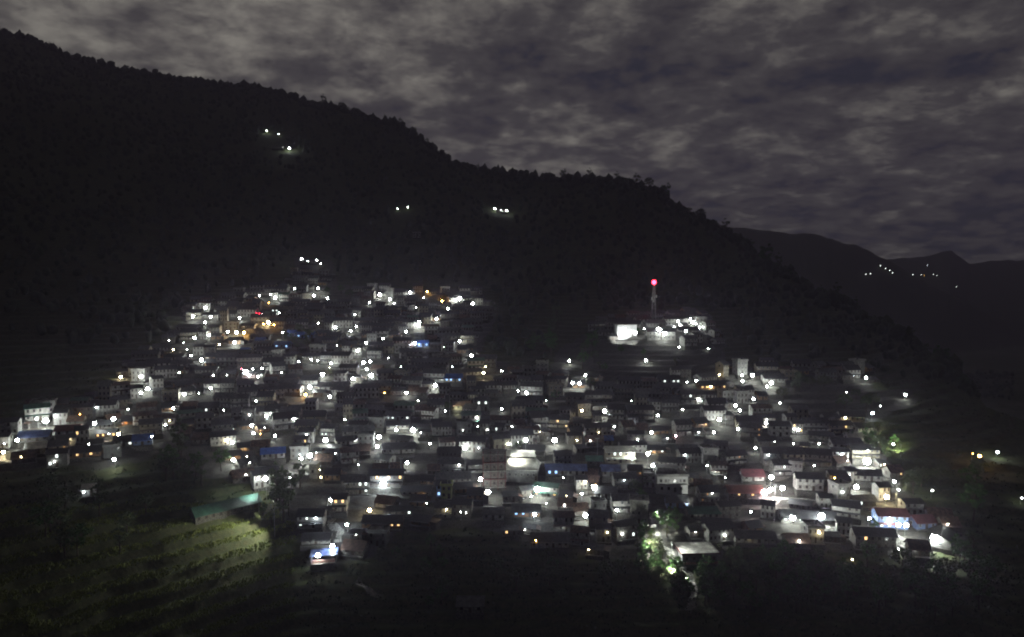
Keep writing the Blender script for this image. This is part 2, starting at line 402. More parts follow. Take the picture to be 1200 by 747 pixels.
LL = """240.5 361 3;226 371 3;247 371.6 3;240.5 378 2;280.7 373 3;228 396 3;245 393 3;275 401.6 3;267 389 2;277 390 3 y;286 390 3 o;215 402 1;203 410 2 y;219 410 1;198 399 1;
224 417 2;236 422 3;257 404 1 y;165.4 441.6 3;141.5 442 2 y;173 456 3;165 461 2;216 462 2;
353.4 303.7 3;361 306 2;371 305 3;376 309 1;345.5 338.5 2;373 338 3;368 346.7 4;384 350 2;304 346.7 2;317 345.6 2;322.6 349 3;315 355 1 o;281 372.5 2;314.5 378 3 y;321 381 2 o;309 380 2 o;331 390 3;
373 379 2;393 384 3;417.5 383 3;411 388 2;416 369 2;433 355 2;445 345.4 3;457 351 3;462 355.6 2;480.7 343 3;496.5 348.7 2;500.5 342 2 o;487.5 360.7 2;491 378 4;476 389 2;449 397 3;429 402 3;419 411.5 3;
486 402.6 3 c;350 424 2;365 421.7 3;372 423 2;388 426 2;386 431 1 y;426 425 3;433.6 424 3;430 433 2;413.7 444 3;435 440 3;363 454 4;378 439 3;358 462.7 2 o;386.5 465 3;476 460.7 2;450.6 460.7 1 o;
288 436.5 4;296 433 3;302 441.6 3;307 432.7 3;292 440 2 p;538.7 350 4;554 356 3;524.7 362 2;518 353 3 o;511.5 374 3;491 382 3;538.7 400 3;520 407 1;552.7 417 3;566.7 437 3 y;588 435 2;569 430 1 y;510 451.7 3;
667 423 3;671 449 3;679 449.7 3;686 440 2;607 458 2;617 460.7 3;755 385.6 2;772 387 5;764 391 3;769 389 4;779 391 4;790 383 2;797 381 2;812 378 3;819 384 2;745 390 2;776 391 3;784.5 389 3;809 374 3;794.6 376.7 2;803.6 388.6 2;816 380 1;824 383.5 1;796 407 2;757 422.5 2;830 409 1;
843 439.5 1 y;869.7 440 2;881.7 440 3;870.5 447 2;833 453 2 y;805 448 1;816 446.6 2;819 468.5 3;883 468 2;43 491 2;53.4 493.4 4;20 516 3;4 530 2 y;110.7 496.5 3;133 491 3;203 478.7 2;139 509 2 y;194 498 2;178 512 2;
99 529 3 y;112.7 528 3;133.6 538.7 3;272 519 3;273.5 539 3;295 499 2;297 508 2;305 508.7 1 o;98 577 1 c;312 487.6 3;322 511 2;381.4 516 3;363 534 3;352.7 538 3;404 491.7 2;464.6 504 2;484 504 3;444 512.5 3;442 523.5 3;
477 542.5 2;449 567 4 c;375 551 1 y;376 559.5 1 y;388 586 3;433 598 2 y;406.6 615 2 c;462 604 1;522 482 2;588 479.5 2;682 481.5 2 y;650 516 3;545 525 3;504 520 2;563 562 3;572 577 3;
630 573.6 4;622.6 582 2;696.5 571 3;682 578.7 2;686 604 3;626.5 603 2 c;708.6 482 3;771 487 2;763.6 507 2;792 511 2 p;862 475.6 3;843 492 3;864.6 503 2;836.6 507 2;898 496 3;741 533 4;759.5 532 3;765 545.6 3;
829 546 2;885.5 525 3;723 598 3;896 577 4 p;1015 443 2;1001 441 1 c;904 449 3;899 453 2;914 472.6 2;867 481 2;935.6 504 2;1061 463 2;992 460 1;1022.6 484.5 2 c;1031.5 476 1;1016 540.5 5;904 559.6 3;903 574 4;917 572 3;
1003.6 571 3;1048 564.7 2;1053 574 2;1039 582.5 3 y;1092.6 575 1;963 605 4;929 607 3;1042 610.5 3;1052.7 615 3;1062 615.6 3;1019 608 2;1047 521 2;954 546 1;1148 534.7 2 o;1140 532 1 o;1169 530 2;1197.7 584 1;
1096 631 4;1052.7 644 2;998.7 656 1 y;389.6 640 4 c;372.5 651 3;312.5 153.5 3;327 157 2;339 174 3;466 245 1;478 243 1;580 245 2;587 246.5 2;594 247 2;
210 437 1;250 440 1;238 497 2;262 481 1;247 455 2;233 461 1;266 440 1;330 437 1;395 405 1;470 430 1;455 420 1;530 430 1;490 470 1;560 500 1;600 500 1;640 470 1;720 500 1;740 470 1;800 480 1;930 520 1;960 520 1;880 600 1;850 560 1;540 600 1;500 590 1;640 590 1;660 560 1;340 560 1;420 545 1;300 470 1;150 480 1"""
for ln in LL.replace('\n', '').split(';'):
    t = ln.split()
    if not t: continue
    lamp(float(t[0]), float(t[1]), int(t[2]), t[3] if len(t) > 3 else 'w')
def lamp_deep(u, v, yy, sz, c, desc):
    s_, t_ = ray(u, v); x = s_ * yy; g = gz(x, yy); h = round((yy * t_ - g) * 2) / 2
    return lamp_at(Vector((x, yy, yy * t_ - h)), h, sz, c, u, v, 'street_lamp', desc)
HALL_LAMP = lamp_deep(616, 516, 291, 5, 'w', 'tall guyed lamp pole behind the pale hall')
FL = lamp(311, 561, 4, 'w', 9.0, 'floodlight', 'tall white floodlight over the rice terraces')

# far lights on the two mountains beyond the ridge
for k, (u, v, c) in enumerate([(1032,311.6,'w'),(1038,315,'w'),(1042.7,317,'w'),(1046,320,'w'),(1014.7,321.5,'w'),(1020,321,'w'),(1070,322,'w'),(1079.5,322.5,'w'),(1083,323,'o'),(1094,322,'w'),(1098,323,'w'),(1087,311,'c'),(1121,336.6,'w')]):
    p = hit(u, v, 8)
    if p is None: continue
    e = empty('distant_lamp', p)
    b = MB(); b.ball((0, 0, 8), 1.0, 6, 4); b.smooth = True
    link('globe', b.mesh('globe', emis('far_lamp_glow', LC[c][0], 7, 'AUTO')), e)
    b = MB(); b.tube((0, 0, -3), (0, 0, 7.6), .4, .3); link('pole', b.mesh('pole', STEEL), e)
    reg(LAMPS, e, u, v, f'tiny {LC[c][1]} lamp on the far mountain', x=p.x, y=p.y, h=8, far=True)

# ------------------------------------------------------------------ houses
def window_mesh(w, h, frame, pane):
    """A casement: frame ring proud of the wall, pane set back inside it, one mullion."""
    b = MB(); t = .08
    b.box(-w/2, w/2, -.07, .02, 0, t); b.box(-w/2, w/2, -.07, .02, h - t, h)
    b.box(-w/2, -w/2 + t, -.07, .02, t, h - t); b.box(w/2 - t, w/2, -.07, .02, t, h - t)
    b.box(-.03, .03, -.06, .02, t, h - t)
    b.box(-w/2 + t, w/2 - t, -.03, .015, t, h - t, 1)
    return b.mesh('window', frame, pane)
WIN = {}
for fk, fm in (('d', WFRAME), ('w', WHITEF)):
    for pk, pm in (('dark', PANE), ('warm', LITW), ('cold', LITC), ('blue', LITB), ('dim', LITD)):
        WIN[fk, pk] = window_mesh(1.0, 1.25, fm, pm)
b = MB(); b.box(-.5, .5, -.06, .02, 0, 2.0); b.box(-.42, .42, -.1, -.065, .05, 1.9); DOOR = b.mesh('door', WOOD)

def gable_roof(w, d, h, rise, ov, th=.14, oe=.5):
    b = MB(); y0 = -d/2 - ov; y1 = d/2 + ov; k = rise / (d/2); ze = h - k * ov; zr = h + rise
    for (ya, yb, za, zb) in ((y0, 0, ze, zr), (0, y1, zr, ze)):
        b.hexa([(-w/2-oe, ya, za), (w/2+oe, ya, za), (w/2+oe, yb, zb), (-w/2-oe, yb, zb)], [(-w/2-oe, ya, za+th), (w/2+oe, ya, za+th), (w/2+oe, yb, zb+th), (-w/2-oe, yb, zb+th)])
    b.box(-w/2-oe-.02, w/2+oe+.02, -.16, .16, zr + th - .02, zr + th + .06)
    return b
def gable_wall(w, d, h, rise, z0=0):
    b = MB(); b.box(-w/2, w/2, -d/2, d/2, z0, h)
    b.add([(-w/2,-d/2,h),(-w/2,d/2,h),(-w/2,0,h+rise),(w/2,-d/2,h),(w/2,d/2,h),(w/2,0,h+rise)], [(0,2,1),(3,4,5),(0,3,5,2),(1,2,5,4)])
    return b

RNAME = {'slate':'slate roofed','tin':'dark tin roofed','rust':'rusty tin roofed','green':'green tin roofed','blue':'blue roofed','red':'red roofed','maroon':'maroon roofed','pale':'pale tin roofed','slab':'flat roofed','tarp':'tarpaulin roofed'}
WNAME = {'bright':'bright white','white':'white','cream':'cream','grey':'grey','stone':'stone','ochre':'ochre','blue':'blue','lime':'lime','pink':'pink'}
def make_house(w, d, st, roof, wall, kind='gable', porch=False, nwin=None, frame='d', lit=(), rise=None, lean=False):
    """One house at the origin, its front towards -Y."""
    e = empty('village_house', (0, 0, 0)); h = 2.5 * st + .1
    rise = rise or d * .27
    pl = MB(); pl.box(-w/2-.35, w/2+.35, -d/2-1.3, d/2+.3, -3.2, .0)
    link('plinth', pl.mesh('plinth', PLINTH), e)
    if kind == 'gable':
        link('wall', gable_wall(w, d, h, rise).mesh('wall', W[wall]), e)
        link('roof', gable_roof(w, d, h, rise, .75).mesh('roof', RF[roof]), e)
    else:
        b = MB(); b.box(-w/2, w/2, -d/2, d/2, 0, h); wo = link('wall', b.mesh('wall', W[wall]), e)
        b = MB(); b.box(-w/2-.45, w/2+.45, -d/2-.6, d/2+.3, h, h+.18)
        ro = link('roof', b.mesh('roof', RF[roof]), e)
        b = MB()
        for (x0, x1, y0, y1) in ((-w/2-.4, w/2+.4, -d/2-.55, -d/2-.4), (-w/2-.4, w/2+.4, d/2+.1, d/2+.25), (-w/2-.4, -w/2-.25, -d/2-.4, d/2+.1), (w/2+.25, w/2+.4, -d/2-.4, d/2+.1)):
            b.box(x0, x1, y0, y1, h+.18, h+.95)
        link('parapet', b.mesh('parapet', W[wall]), ro)
    nwin = nwin or max(2, int(w / 2.3))
    dk = nwin // 2
    for s_ in range(st):
        for i in range(nwin):
            x = -w/2 + w * (i + .5) / nwin
            if s_ == 0 and i == dk:
                link('door', DOOR, e, (x, -d/2, .02)); continue
            o = link('window', WIN[frame, 'dark'], e, (x, -d/2, .85 + 2.5 * s_))
    o = link('window', WIN[frame, 'dark'], e, (w/2, 0, .9 + 2.5 * (st - 1))); o.rotation_euler = (0, 0, math.pi/2)
    o = link('window', WIN[frame, 'dark'], e, (-w/2, 0, .9 + 2.5 * (st - 1))); o.rotation_euler = (0, 0, -math.pi/2)
    if porch:
        b = MB(); zt = 2.35
        b.hexa([(-w/2-.2,-d/2-1.5,zt-.35),(w/2+.2,-d/2-1.5,zt-.35),(w/2+.2,-d/2-.01,zt),(-w/2-.2,-d/2-.01,zt)], [(-w/2-.2,-d/2-1.5,zt-.27),(w/2+.2,-d/2-1.5,zt-.27),(w/2+.2,-d/2-.01,zt+.08),(-w/2-.2,-d/2-.01,zt+.08)])
        pr = link('porch_roof', b.mesh('porch_roof', RF['tin' if roof == 'slate' else roof]), e)
        npst = max(3, int(w / 2.6))
        b = MB(); b.box(-.07, .07, -.07, .07, 0, zt - .34); pm = b.mesh('post', WOOD)
        for i in range(npst): link('post', pm, pr, (-w/2 + .1 + (w - .2) * i / (npst - 1), -d/2 - 1.15, 0))
    if lean:
        b = MB(); x0 = w/2 + .01; b.hexa([(x0,-d/2+.4,-3),(x0+2.6,-d/2+.4,-3),(x0+2.6,d/2-.4,-3),(x0,d/2-.4,-3)], [(x0,-d/2+.4,2.3),(x0+2.6,-d/2+.4,1.8),(x0+2.6,d/2-.4,1.8),(x0,d/2-.4,2.3)])
        lo = link('lean_to', b.mesh('lean_to', W['stone']), e)
        b = MB(); b.hexa([(x0,-d/2,2.32),(x0+2.9,-d/2,1.76),(x0+2.9,d/2,1.76),(x0,d/2,2.32)], [(x0,-d/2,2.42),(x0+2.9,-d/2,1.86),(x0+2.9,d/2,1.86),(x0,d/2,2.42)]); link('roof', b.mesh('roof', RF['rust']), lo)
    if kind == 'flat':
        b = MB(); b.tube((0,0,0),(0,0,1.3),.6,.6,12); b.tube((0,0,1.3),(0,0,1.5),.6,.2,12); link('water_tank', b.mesh('water_tank', DARKM), e, (w*.25, d*.15, h + .18))
    e['w'] = w; e['d'] = d; e['h'] = h + (rise if kind == 'gable' else .9); e['look'] = f'{RNAME[roof]} {WNAME[wall]} house'
    return e

PROTO = []
specs = []
for (w, d, st, roof, wall, kind, porch, fr) in [
    (11,5.5,2,'slate','white','gable',True,'d'), (14,5.5,2,'slate','white','gable',False,'d'), (9,5,2,'slate','stone','gable',False,'d'),
    (12,5.5,1,'slate','white','gable',True,'d'), (8,5,1,'slate','ochre','gable',True,'d'), (16,5.5,1,'tin','white','gable',True,'d'),
    (10,5.5,2,'tin','white','gable',True,'w'), (9,6,2,'tin','cream','gable',False,'d'), (13,5.5,2,'tin','grey','gable',True,'d'),
    (10,5,1,'tin','stone','gable',False,'d'), (8,6,2,'slab','cream','flat',False,'w'), (7.5,6,3,'slab','white','flat',False,'w'), (7,5.5,3,'tin','cream','gable',False,'d'), (9,6.5,2,'slab','white','flat',False,'d'),
    (10,5.5,2,'rust','white','gable',True,'d'), (8,5,1,'rust','stone','gable',True,'d'), (12,5.5,2,'slate','cream','gable',True,'w'),
    (10,5.5,2,'green','white','gable',True,'d'), (7,5,2,'slate','white','gable',False,'d'), (6.5,4.5,1,'tin','stone','gable',False,'d'),
    (15,5.5,2,'slate','stone','gable',True,'d'), (8,5,2,'slab','grey','flat',False,'d')]:
    PROTO.append(make_house(w, d, st, roof, wall, kind, porch, None, fr, (), d * random.choice((.2, .27, .34)), len(PROTO) % 3 == 1 and kind == 'gable'))
WEIGHT = [7,6,7,5,5,5,6,4,5,4,2,2,2,2,4,4,5,2,5,5,5,2]
LITN = {'warm': 'with a warm lit window', 'cold': 'with a white lit window', 'blue': 'with a blue lit window'}

_eb = {}
def eaves_lamp(e, pw, c='w'):
    w, d = e['w'], e['d']; x = random.uniform(-.4, .4) * w
    if (c, pw) not in _eb:
        b = MB(); b.ball((0, 0, 0), .17, 6, 4); b.smooth = True; _eb[c, pw] = b.mesh('porch_lamp', emis('porch_lamp_glow', LC[c][0], pw / (39.5 * .029), 'AUTO'))
    link('porch_lamp', _eb[c, pw], e, (x, -d/2 - .45, random.choice((2.1, 2.1, e['h'] * .62))))
def lit_some(e, n, kind, cold='cold'):
    ws = [c for c in e.children if c.name.startswith('window') and abs(c.rotation_euler.z) < .1]
    random.shuffle(ws)
    for c in ws[:n]:
        fk = 'w' if c.data.materials[0] == WHITEF else 'd'
        c.data = WIN[fk, kind]; c['label'] = {'warm': 'window lit warm from inside', 'cold': 'window lit white from inside', 'blue': 'window lit blue from inside', 'dim': 'window dimly lit from inside'}[kind]

def house_rect(x, y, z, rz, w, d, h):
    cs = []
    for sx in (-.5, .5):
        for sy in (-.5, .5):
            px = x + sx * w * math.cos(rz) - sy * d * math.sin(rz); py = y + sx * w * math.sin(rz) + sy * d * math.cos(rz)
            cs += [proj(px, py, z), proj(px, py, z + h)]
    us_ = [c[0] for c in cs]; vs_ = [c[1] for c in cs]
    return min(us_), max(us_), min(vs_), max(vs_)

def clear(x, y, z, rz, w, d, h, gap=.4, lamps=True):
    r0, r1, r2, r3 = house_rect(x, y, z, rz, w + .8, d + 1.2, h)
    if lamps:
        c, s_ = math.cos(-rz), math.sin(-rz)
        for L in LAMPS:
            dx, dy = L['x'] - x, L['y'] - y
            lx, ly = dx * c - dy * s_, dx * s_ + dy * c
            if abs(lx) < w/2 + .9 and -d/2 - 2.5 < ly < d/2 + .8: return False
            if L['y'] > y and r0 - 1 < L['u'] < r1 + 1 and r2 - 2 < L['v'] < r3: return False
    for (fx, fy, rx, ry) in FOOT:
        if abs(fx - x) < w/2 + rx and abs(fy - y) < d/2 + ry: return False
    return True

# ------------------------------------------------------------------ named buildings, each read off the photograph
SPEC = []      # (landmark phrase, u, v)
def spot(u, v): return hit(u, v)
def place(e, u, v, label, cat, rz=None, foot=None, group=None, back=2.5):
    p = spot(u, v); p = Vector((p.x * (1 + back / p.y), p.y + back, p.z + .16 * back))
    e.location = p; e.rotation_euler = (0, 0, slope_rot(p.x, p.y) if rz is None else rz)
    tag(e, label, cat, group)
    if foot: FOOT.append((p.x, p.y, foot, foot * .8))
    return p
def wins(e, xs, y, zs, fr='d', pk='dark', parent=None):
    for x in xs:
        for z in zs: link('window', WIN[fr, pk], parent or e, (x, y, z))

# big pale hall: two tiers of pale tin on a white box
e = empty('assembly_hall', (0,0,0)); w, d = 17, 13
b = MB(); b.box(-w/2+.6, w/2-.6, -d/2+.6, d/2-.6, -3, 4.2); link('wall', b.mesh('wall', W['grey']), e)
b = MB(); b.hexa([(-w/2,-d/2,4.2),(w/2,-d/2,4.2),(w/2-2,1,7.2),(-w/2+2,1,7.2)], [(-w/2,-d/2,4.35),(w/2,-d/2,4.35),(w/2-2,1,7.35),(-w/2+2,1,7.35)])
b.hexa([(-w/2,d/2,4.2),(-w/2,-d/2+.05,4.21),(-w/2+2,1.02,7.2),(-w/2+2,3,7.2)], [(-w/2,d/2,4.35),(-w/2,-d/2+.05,4.36),(-w/2+2,1.02,7.35),(-w/2+2,3,7.35)])
b.hexa([(w/2,-d/2+.05,4.21),(w/2,d/2,4.2),(w/2-2,3,7.2),(w/2-2,1.02,7.2)], [(w/2,-d/2+.05,4.36),(w/2,d/2,4.35),(w/2-2,3,7.35),(w/2-2,1.02,7.35)])
b.hexa([(w/2,d/2,4.2),(-w/2,d/2,4.2),(-w/2+2,3.02,7.2),(w/2-2,3.02,7.2)], [(w/2,d/2,4.35),(-w/2,d/2,4.35),(-w/2+2,3.02,7.35),(w/2-2,3.02,7.35)])
link('lower_roof', b.mesh('lower_roof', RF['pale']), e)
b = MB(); b.box(-w/2+2.6, w/2-2.6, 1.4, 6, 6.4, 8.3); link('clerestory', b.mesh('clerestory', WOOD), e)
b = MB(); b.hexa([(-w/2+1.6,.6,8.0),(w/2-1.6,.6,8.0),(w/2-2.6,4.2,9.9),(-w/2+2.6,4.2,9.9)], [(-w/2+1.6,.6,8.14),(w/2-1.6,.6,8.14),(w/2-2.6,4.2,10.04),(-w/2+2.6,4.2,10.04)])
b.hexa([(-w/2+2.6,4.22,9.9),(w/2-2.6,4.22,9.9),(w/2-1.6,7.4,8.0),(-w/2+1.6,7.4,8.0)], [(-w/2+2.6,4.22,10.04),(w/2-2.6,4.22,10.04),(w/2-1.6,7.4,8.14),(-w/2+1.6,7.4,8.14)])
link('upper_roof', b.mesh('upper_roof', RF['pale']), e)
wins(e, [-6,-3.5,-1,1.5,4,6.5], -d/2+.6, [1.6], 'w')
link('door', DOOR, e, (7.4, -d/2+.6, 0))
place(e, 609, 566, 'big assembly hall under a pale two tier tin roof', 'hall', -.12, 10, None, 6.5)
SPEC.append(('the big pale hall', 609, 552))

# concrete frame tower under construction, red beams
e = empty('concrete_frame_building', (0,0,0)); w, d = 9, 8; nst = 4
b = MB(); b.box(-.2, .2, -.2, .2, -3, 3.4*nst+1.2); cm_ = b.mesh('column', REDP)
for x in (-w/2, -w/6, w/6, w/2):
    for y in (-d/2, d/2): link('column', cm_, e, (x, y, 0))
for k in range(nst+1):
    b = MB(); b.box(-w/2-.4, w/2+.4, -d/2-.5, d/2+.4, 3.4*k-.18, 3.4*k+.1); link('floor_slab', b.mesh('floor_slab', REDP if k % 2 else CONC), e)
for k in range(nst):
    b = MB(); b.box(-w/2+.3, w/2-.3, -d/2+.15, d/2-.15, 3.4*k+.1, 3.4*k+3.22); link('infill_wall', b.mesh('infill_wall', W['stone']), e)
wins(e, [-2.9, 0, 2.9], -d/2+.15, [3.4*k+1 for k in range(nst)])
place(e, 579, 573, 'tall unfinished concrete frame block with dark red beams', 'building', .05, 6, None, 4)
SPEC.append(('the concrete frame block', 579, 545))

# white three storey house with stair head
e = empty('apartment_house', (0,0,0)); w, d = 12.5, 8
b = MB(); b.box(-w/2, w/2, -d/2, d/2, -3.5, 6.6); link('wall', b.mesh('wall', W['bright']), e)
for z in (3.2, 6.6):
    b = MB(); b.box(-w/2-.5, w/2+.5, -d/2-.7, d/2+.4, z, z+.2); s_ = link('floor_slab', b.mesh('floor_slab', W['white']), e)
b = MB()
for (x0,x1,y0,y1) in ((-w/2-.45,w/2+.45,-d/2-.65,-d/2-.5),(-w/2-.45,-w/2-.3,-d/2-.5,d/2+.3),(w/2+.3,w/2+.45,-d/2-.5,d/2+.3)): b.box(x0,x1,y0,y1,6.8,7.6)
link('parapet', b.mesh('parapet', W['white']), e)
b = MB(); b.box(-w/2+.8, w/2-3.4, -.5, d/2-.3, 6.8, 9.3); up = link('stair_head', b.mesh('stair_head', W['white']), e)
b = MB(); b.box(-w/2+.4, w/2-3, -1.1, d/2, 9.3, 9.45); link('roof', b.mesh('roof', RF['tin']), up)
wins(e, [-4.6,-2.6,-1.4,1.0,3.2,4.8], -d/2, [4.1]); wins(e, [-4.2,-1.4,3.6], -d/2, [1.0]); link('door', DOOR, e, (1.2,-d/2,0))
place(e, 785, 579, 'white flat roofed house with two window rows and lit roof terrace', 'house', .0, 7, None, 4)
SPEC.append(('the white terrace house', 785, 562))
e = make_house(4.6, 6, 2, 'slab', 'white', 'flat', False, 2, 'd'); e.name = 'village_house'
place(e, 761, 572, 'narrow white annex standing beside the lit terrace house', 'house', -.1, 3.5)

# long green roofed school
e = empty('school_building', (0,0,0)); w, d = 24, 6
link('wall', gable_wall(w, d, 3.0, 2.0, -2.5).mesh('wall', W['stone']), e)
link('roof', gable_roof(w, d, 3.0, 2.0, .9).mesh('roof', RF['green']), e)
wins(e, [-10.8+2.6*i for i in range(9) if i not in (4, 8)], -d/2, [.9]); link('door', DOOR, e, (-.4,-d/2,0)); link('door', DOOR, e, (10,-d/2,0))
place(e, 265, 607, 'long green tin roofed school above the rice terraces', 'school', .78, None, None, 3)
SP_ = e.location.copy()
for k in (-8,-4,0,4,8): FOOT.append((SP_.x + k*1.2*math.cos(.78), SP_.y + k*1.2*math.sin(.78), 4, 4))
SPEC.append(('the green roofed school', 265, 595))

# flat slab roofed house with red trim by the stone steps
e = empty('slab_roofed_house', (0,0,0)); w, d = 12.5, 9
b = MB(); b.box(-w/2, w/2, -d/2, d/2, -5, 3.4); link('wall', b.mesh('wall', W['grey']), e)
b = MB(); b.box(-w/2-.5, w/2+.5, -d/2-.9, d/2+.4, 3.4, 3.62); ro = link('roof', b.mesh('roof', RF['slab']), e)
b = MB(); b.box(-w/2-.53, w/2+.53, -d/2-.98, -d/2-.905, 3.3, 3.78); b.box(-w/2-.58, -w/2-.505, -d/2-.9, d/2+.4, 3.3, 3.78); link('edge_trim', b.mesh('edge_trim', REDP), ro)
b = MB(); b.box(-w/2-.3, w/2+.3, -d/2-1.4, -d/2-.02, -.2, 0); bal = link('balcony', b.mesh('balcony', CONC), e)
b = MB(); b.box(-w/2-.28, w/2+.28, -d/2-1.38, -d/2-1.3, 0, .8); link('railing', b.mesh('railing', W['pink']), bal)
wins(e, [-4.6,-2,2.6,5], -d/2, [.9]); link('door', DOOR, e, (.4,-d/2,0))
place(e, 815, 662, 'flat concrete roofed house with red trim beside the stone steps', 'house', .06, 7, None, 4.5)
SPEC.append(('the slab roofed house', 815, 645))

# bright shop shed at the lower edge
e = empty('shop_shed', (0,0,0)); w, d = 8.5, 4.5
b = MB(); b.box(-w/2, w/2, d/2-.15, d/2, -2, 3); b.box(-w/2, -w/2+.15, -d/2, d/2-.15, -2, 3); b.box(w/2-.15, w/2, -d/2, d/2-.15, -2, 3); link('wall', b.mesh('wall', W['white']), e)
b = MB(); b.box(-w/2+.15, w/2-.15, -d/2-2, d/2-.15, -2, 0); link('terrace', b.mesh('terrace', CONC), e)
b = MB(); b.hexa([(-w/2-.4,-d/2-.6,2.7),(w/2+.4,-d/2-.6,2.7),(w/2+.4,d/2+.3,3.2),(-w/2-.4,d/2+.3,3.2)], [(-w/2-.4,-d/2-.6,2.8),(w/2+.4,-d/2-.6,2.8),(w/2+.4,d/2+.3,3.3),(-w/2-.4,d/2+.3,3.3)]); link('roof', b.mesh('roof', RF['tarp']), e)
b = MB(); b.box(-w/2+.3, w/2-.5, -d/2+.2, -d/2+.9, 0, 1.0); link('counter', b.mesh('counter', W['pink']), e)
b = MB(); b.box(-w/2, w/2, -d/2-2.1, -d/2-2.0, -2, .7); link('front_wall', b.mesh('front_wall', W['white']), e)
p = place(e, 380, 662, 'open fronted shop shed with blue roof under a dazzling lamp', 'shop', .2, 4)
SPEC.append(('the open shop shed', 380, 655))

# two colourful buildings at the lower corner of the village
e = make_house(10.5, 6, 2, 'maroon', 'blue', 'gable', True, 4, 'w'); place(e, 1042, 621, 'blue walled house with a maroon tin roof and lit porch', 'house', -.1, 5); lit_some(e, 3, 'cold')
SPEC.append(('the maroon roofed blue house', 1042, 608))
e = make_house(7.5, 6, 1, 'maroon', 'blue', 'gable', False, 3, 'w'); place(e, 1079, 621, 'small hut with red brown roof beside the blue house', 'hut', .1, 3)
e = make_house(13, 6, 1, 'tin', 'white', 'gable', False, 4, 'w'); e.name = 'gabled_house'; place(e, 1103, 640, 'gable ended tin roofed house at the far end of the lit road', 'house', .95, 5)
e = make_house(13.5, 6, 2, 'slate', 'stone', 'gable', False, 6, 'd'); place(e, 1022, 645, 'long dark two storey house below the maroon roofed house', 'house', -.12, 6); lit_some(e, 1, 'warm')
# tall pale house with one window
e = empty('tower_house', (0,0,0))
b = MB(); b.box(-1.6, 1.6, -2.2, 2.2, -2, 6.2); link('wall', b.mesh('wall', W['white']), e)
b = MB(); b.box(-1.8, 1.8, -2.5, 2.4, 6.2, 6.4); link('roof', b.mesh('roof', RF['slab']), e)
wins(e, [-.2], -2.2, [2.6])
place(e, 369, 563, 'narrow pale tower house with a single dark window', 'house', 0, 2.5); SPEC.append(('the narrow tower house', 369, 552))

# round house with a conical roof, and its neighbour
e = empty('round_house', (0,0,0)); rr = 5.2
b = MB(); b.tube((0,0,-2),(0,0,2.6),rr,rr,20); link('wall', b.mesh('wall', W['white']), e)
b = MB(); b.tube((0,0,2.4),(0,0,5.0),rr+.9,.15,20); link('roof', b.mesh('roof', RF['slate']), e)
for a in (-60,-25,15,50):
    o = link('window', WIN['d','dark'], e, (rr*math.sin(R(a)), -rr*math.cos(R(a)), .8)); o.rotation_euler = (0,0,R(a))
place(e, 656, 444, 'round white house under a dark conical roof', 'house', 0, 5); SPEC.append(('the round house', 656, 438))
# hilltop: floodlit white block, school with colonnade
e = empty('white_block', (0,0,0)); w, d = 12.5, 7
b = MB(); b.box(-w/2, w/2, -d/2, d/2, -3, 7.6); link('wall', b.mesh('wall', W['bright']), e)
b = MB(); b.box(-w/2-.3, w/2+.3, -d/2-.3, d/2+.3, 7.6, 7.9); link('roof', b.mesh('roof', RF['slab']), e)
link('door', DOOR, e, (3.5,-d/2,0)); wins(e, [-4,-1], -d/2, [4.6], 'w', 'cold')
place(e, 733, 396, 'floodlit white block standing on the knoll', 'building', .1, 7); SPEC.append(('the floodlit white block', 733, 385))
p0 = e.location
e2 = empty('knoll_school', (0,0,0)); w, d = 17, 6
link('wall', gable_wall(w, d, 5.2, 1.5, -3).mesh('wall', W['white']), e2)
link('roof', gable_roof(w, d, 5.2, 1.5, .8).mesh('roof', RF['slate']), e2)
b = MB(); b.box(-w/2, w/2, -d/2-1.6, -d/2-.01, 2.5, 2.7); gl = link('gallery', b.mesh('gallery', W['white']), e2)
b = MB(); b.box(-.12,.12,-.12,.12,0,2.5); pm_ = b.mesh('post', W['white'])
for i in range(7): link('post', pm_, gl, (-w/2+.2+i*(w-.4)/6, -d/2-1.4, 0))
wins(e2, [-7,-4.5,-2,2,4.5,7], -d/2, [.9, 3.4], 'w'); link('door', DOOR, e2, (0,-d/2,0)); link('door', DOOR, e2, (0,-d/2,2.72))
place(e2, 774, 399, 'two storey white school with gallery under the beacon mast', 'school', 0, 8)
e3 = make_house(13, 5.5, 1, 'slate', 'white', 'gable', True, 6, 'w'); place(e3, 806, 392, 'low white building at the right end of the knoll', 'building', .0, 5)

# communication mast with a red beacon
e = empty('beacon_mast', (0,0,0)); H_ = 27.
b = MB(); cs = [(-1,-1),(1,-1),(1,1),(-1,1)]
def wd(z): return 1.5 - 1.1 * z / H_
for (sx, sy) in cs: b.tube((sx*wd(0), sy*wd(0), -2), (sx*wd(H_), sy*wd(H_), H_), .2, .15, 5)
z = 0
while z < H_ - 1.6:
    z2 = z + 2.2
    for i in range(4):
        a, c_ = cs[i], cs[(i+1) % 4]
        b.tube((a[0]*wd(z), a[1]*wd(z), z), (c_[0]*wd(z2), c_[1]*wd(z2), z2), .09, .09, 4)
        b.tube((a[0]*wd(z2), a[1]*wd(z2), z2), (c_[0]*wd(z2), c_[1]*wd(z2), z2), .05, .05, 4)
    z = z2
link('lattice', b.mesh('lattice', WHITEF), e)
for (x, z) in ((-1.5, 15.5), (.2, 16.2), (1.5, 17), (-.4, 14)):
    b = MB(); b.box(-.4,.4,-.12,.12,0,1.9); link('antenna_panel', b.mesh('antenna_panel', WHITEF), e, (x, -.9, z))
b = MB(); b.box(-2.2, 2.2, -.08, .08, 15.2, 15.36); link('antenna_bar', b.mesh('antenna_bar', STEEL), e)
b = MB(); b.ball((0,0,H_+.5), 1.5, 12, 7); b.smooth = True
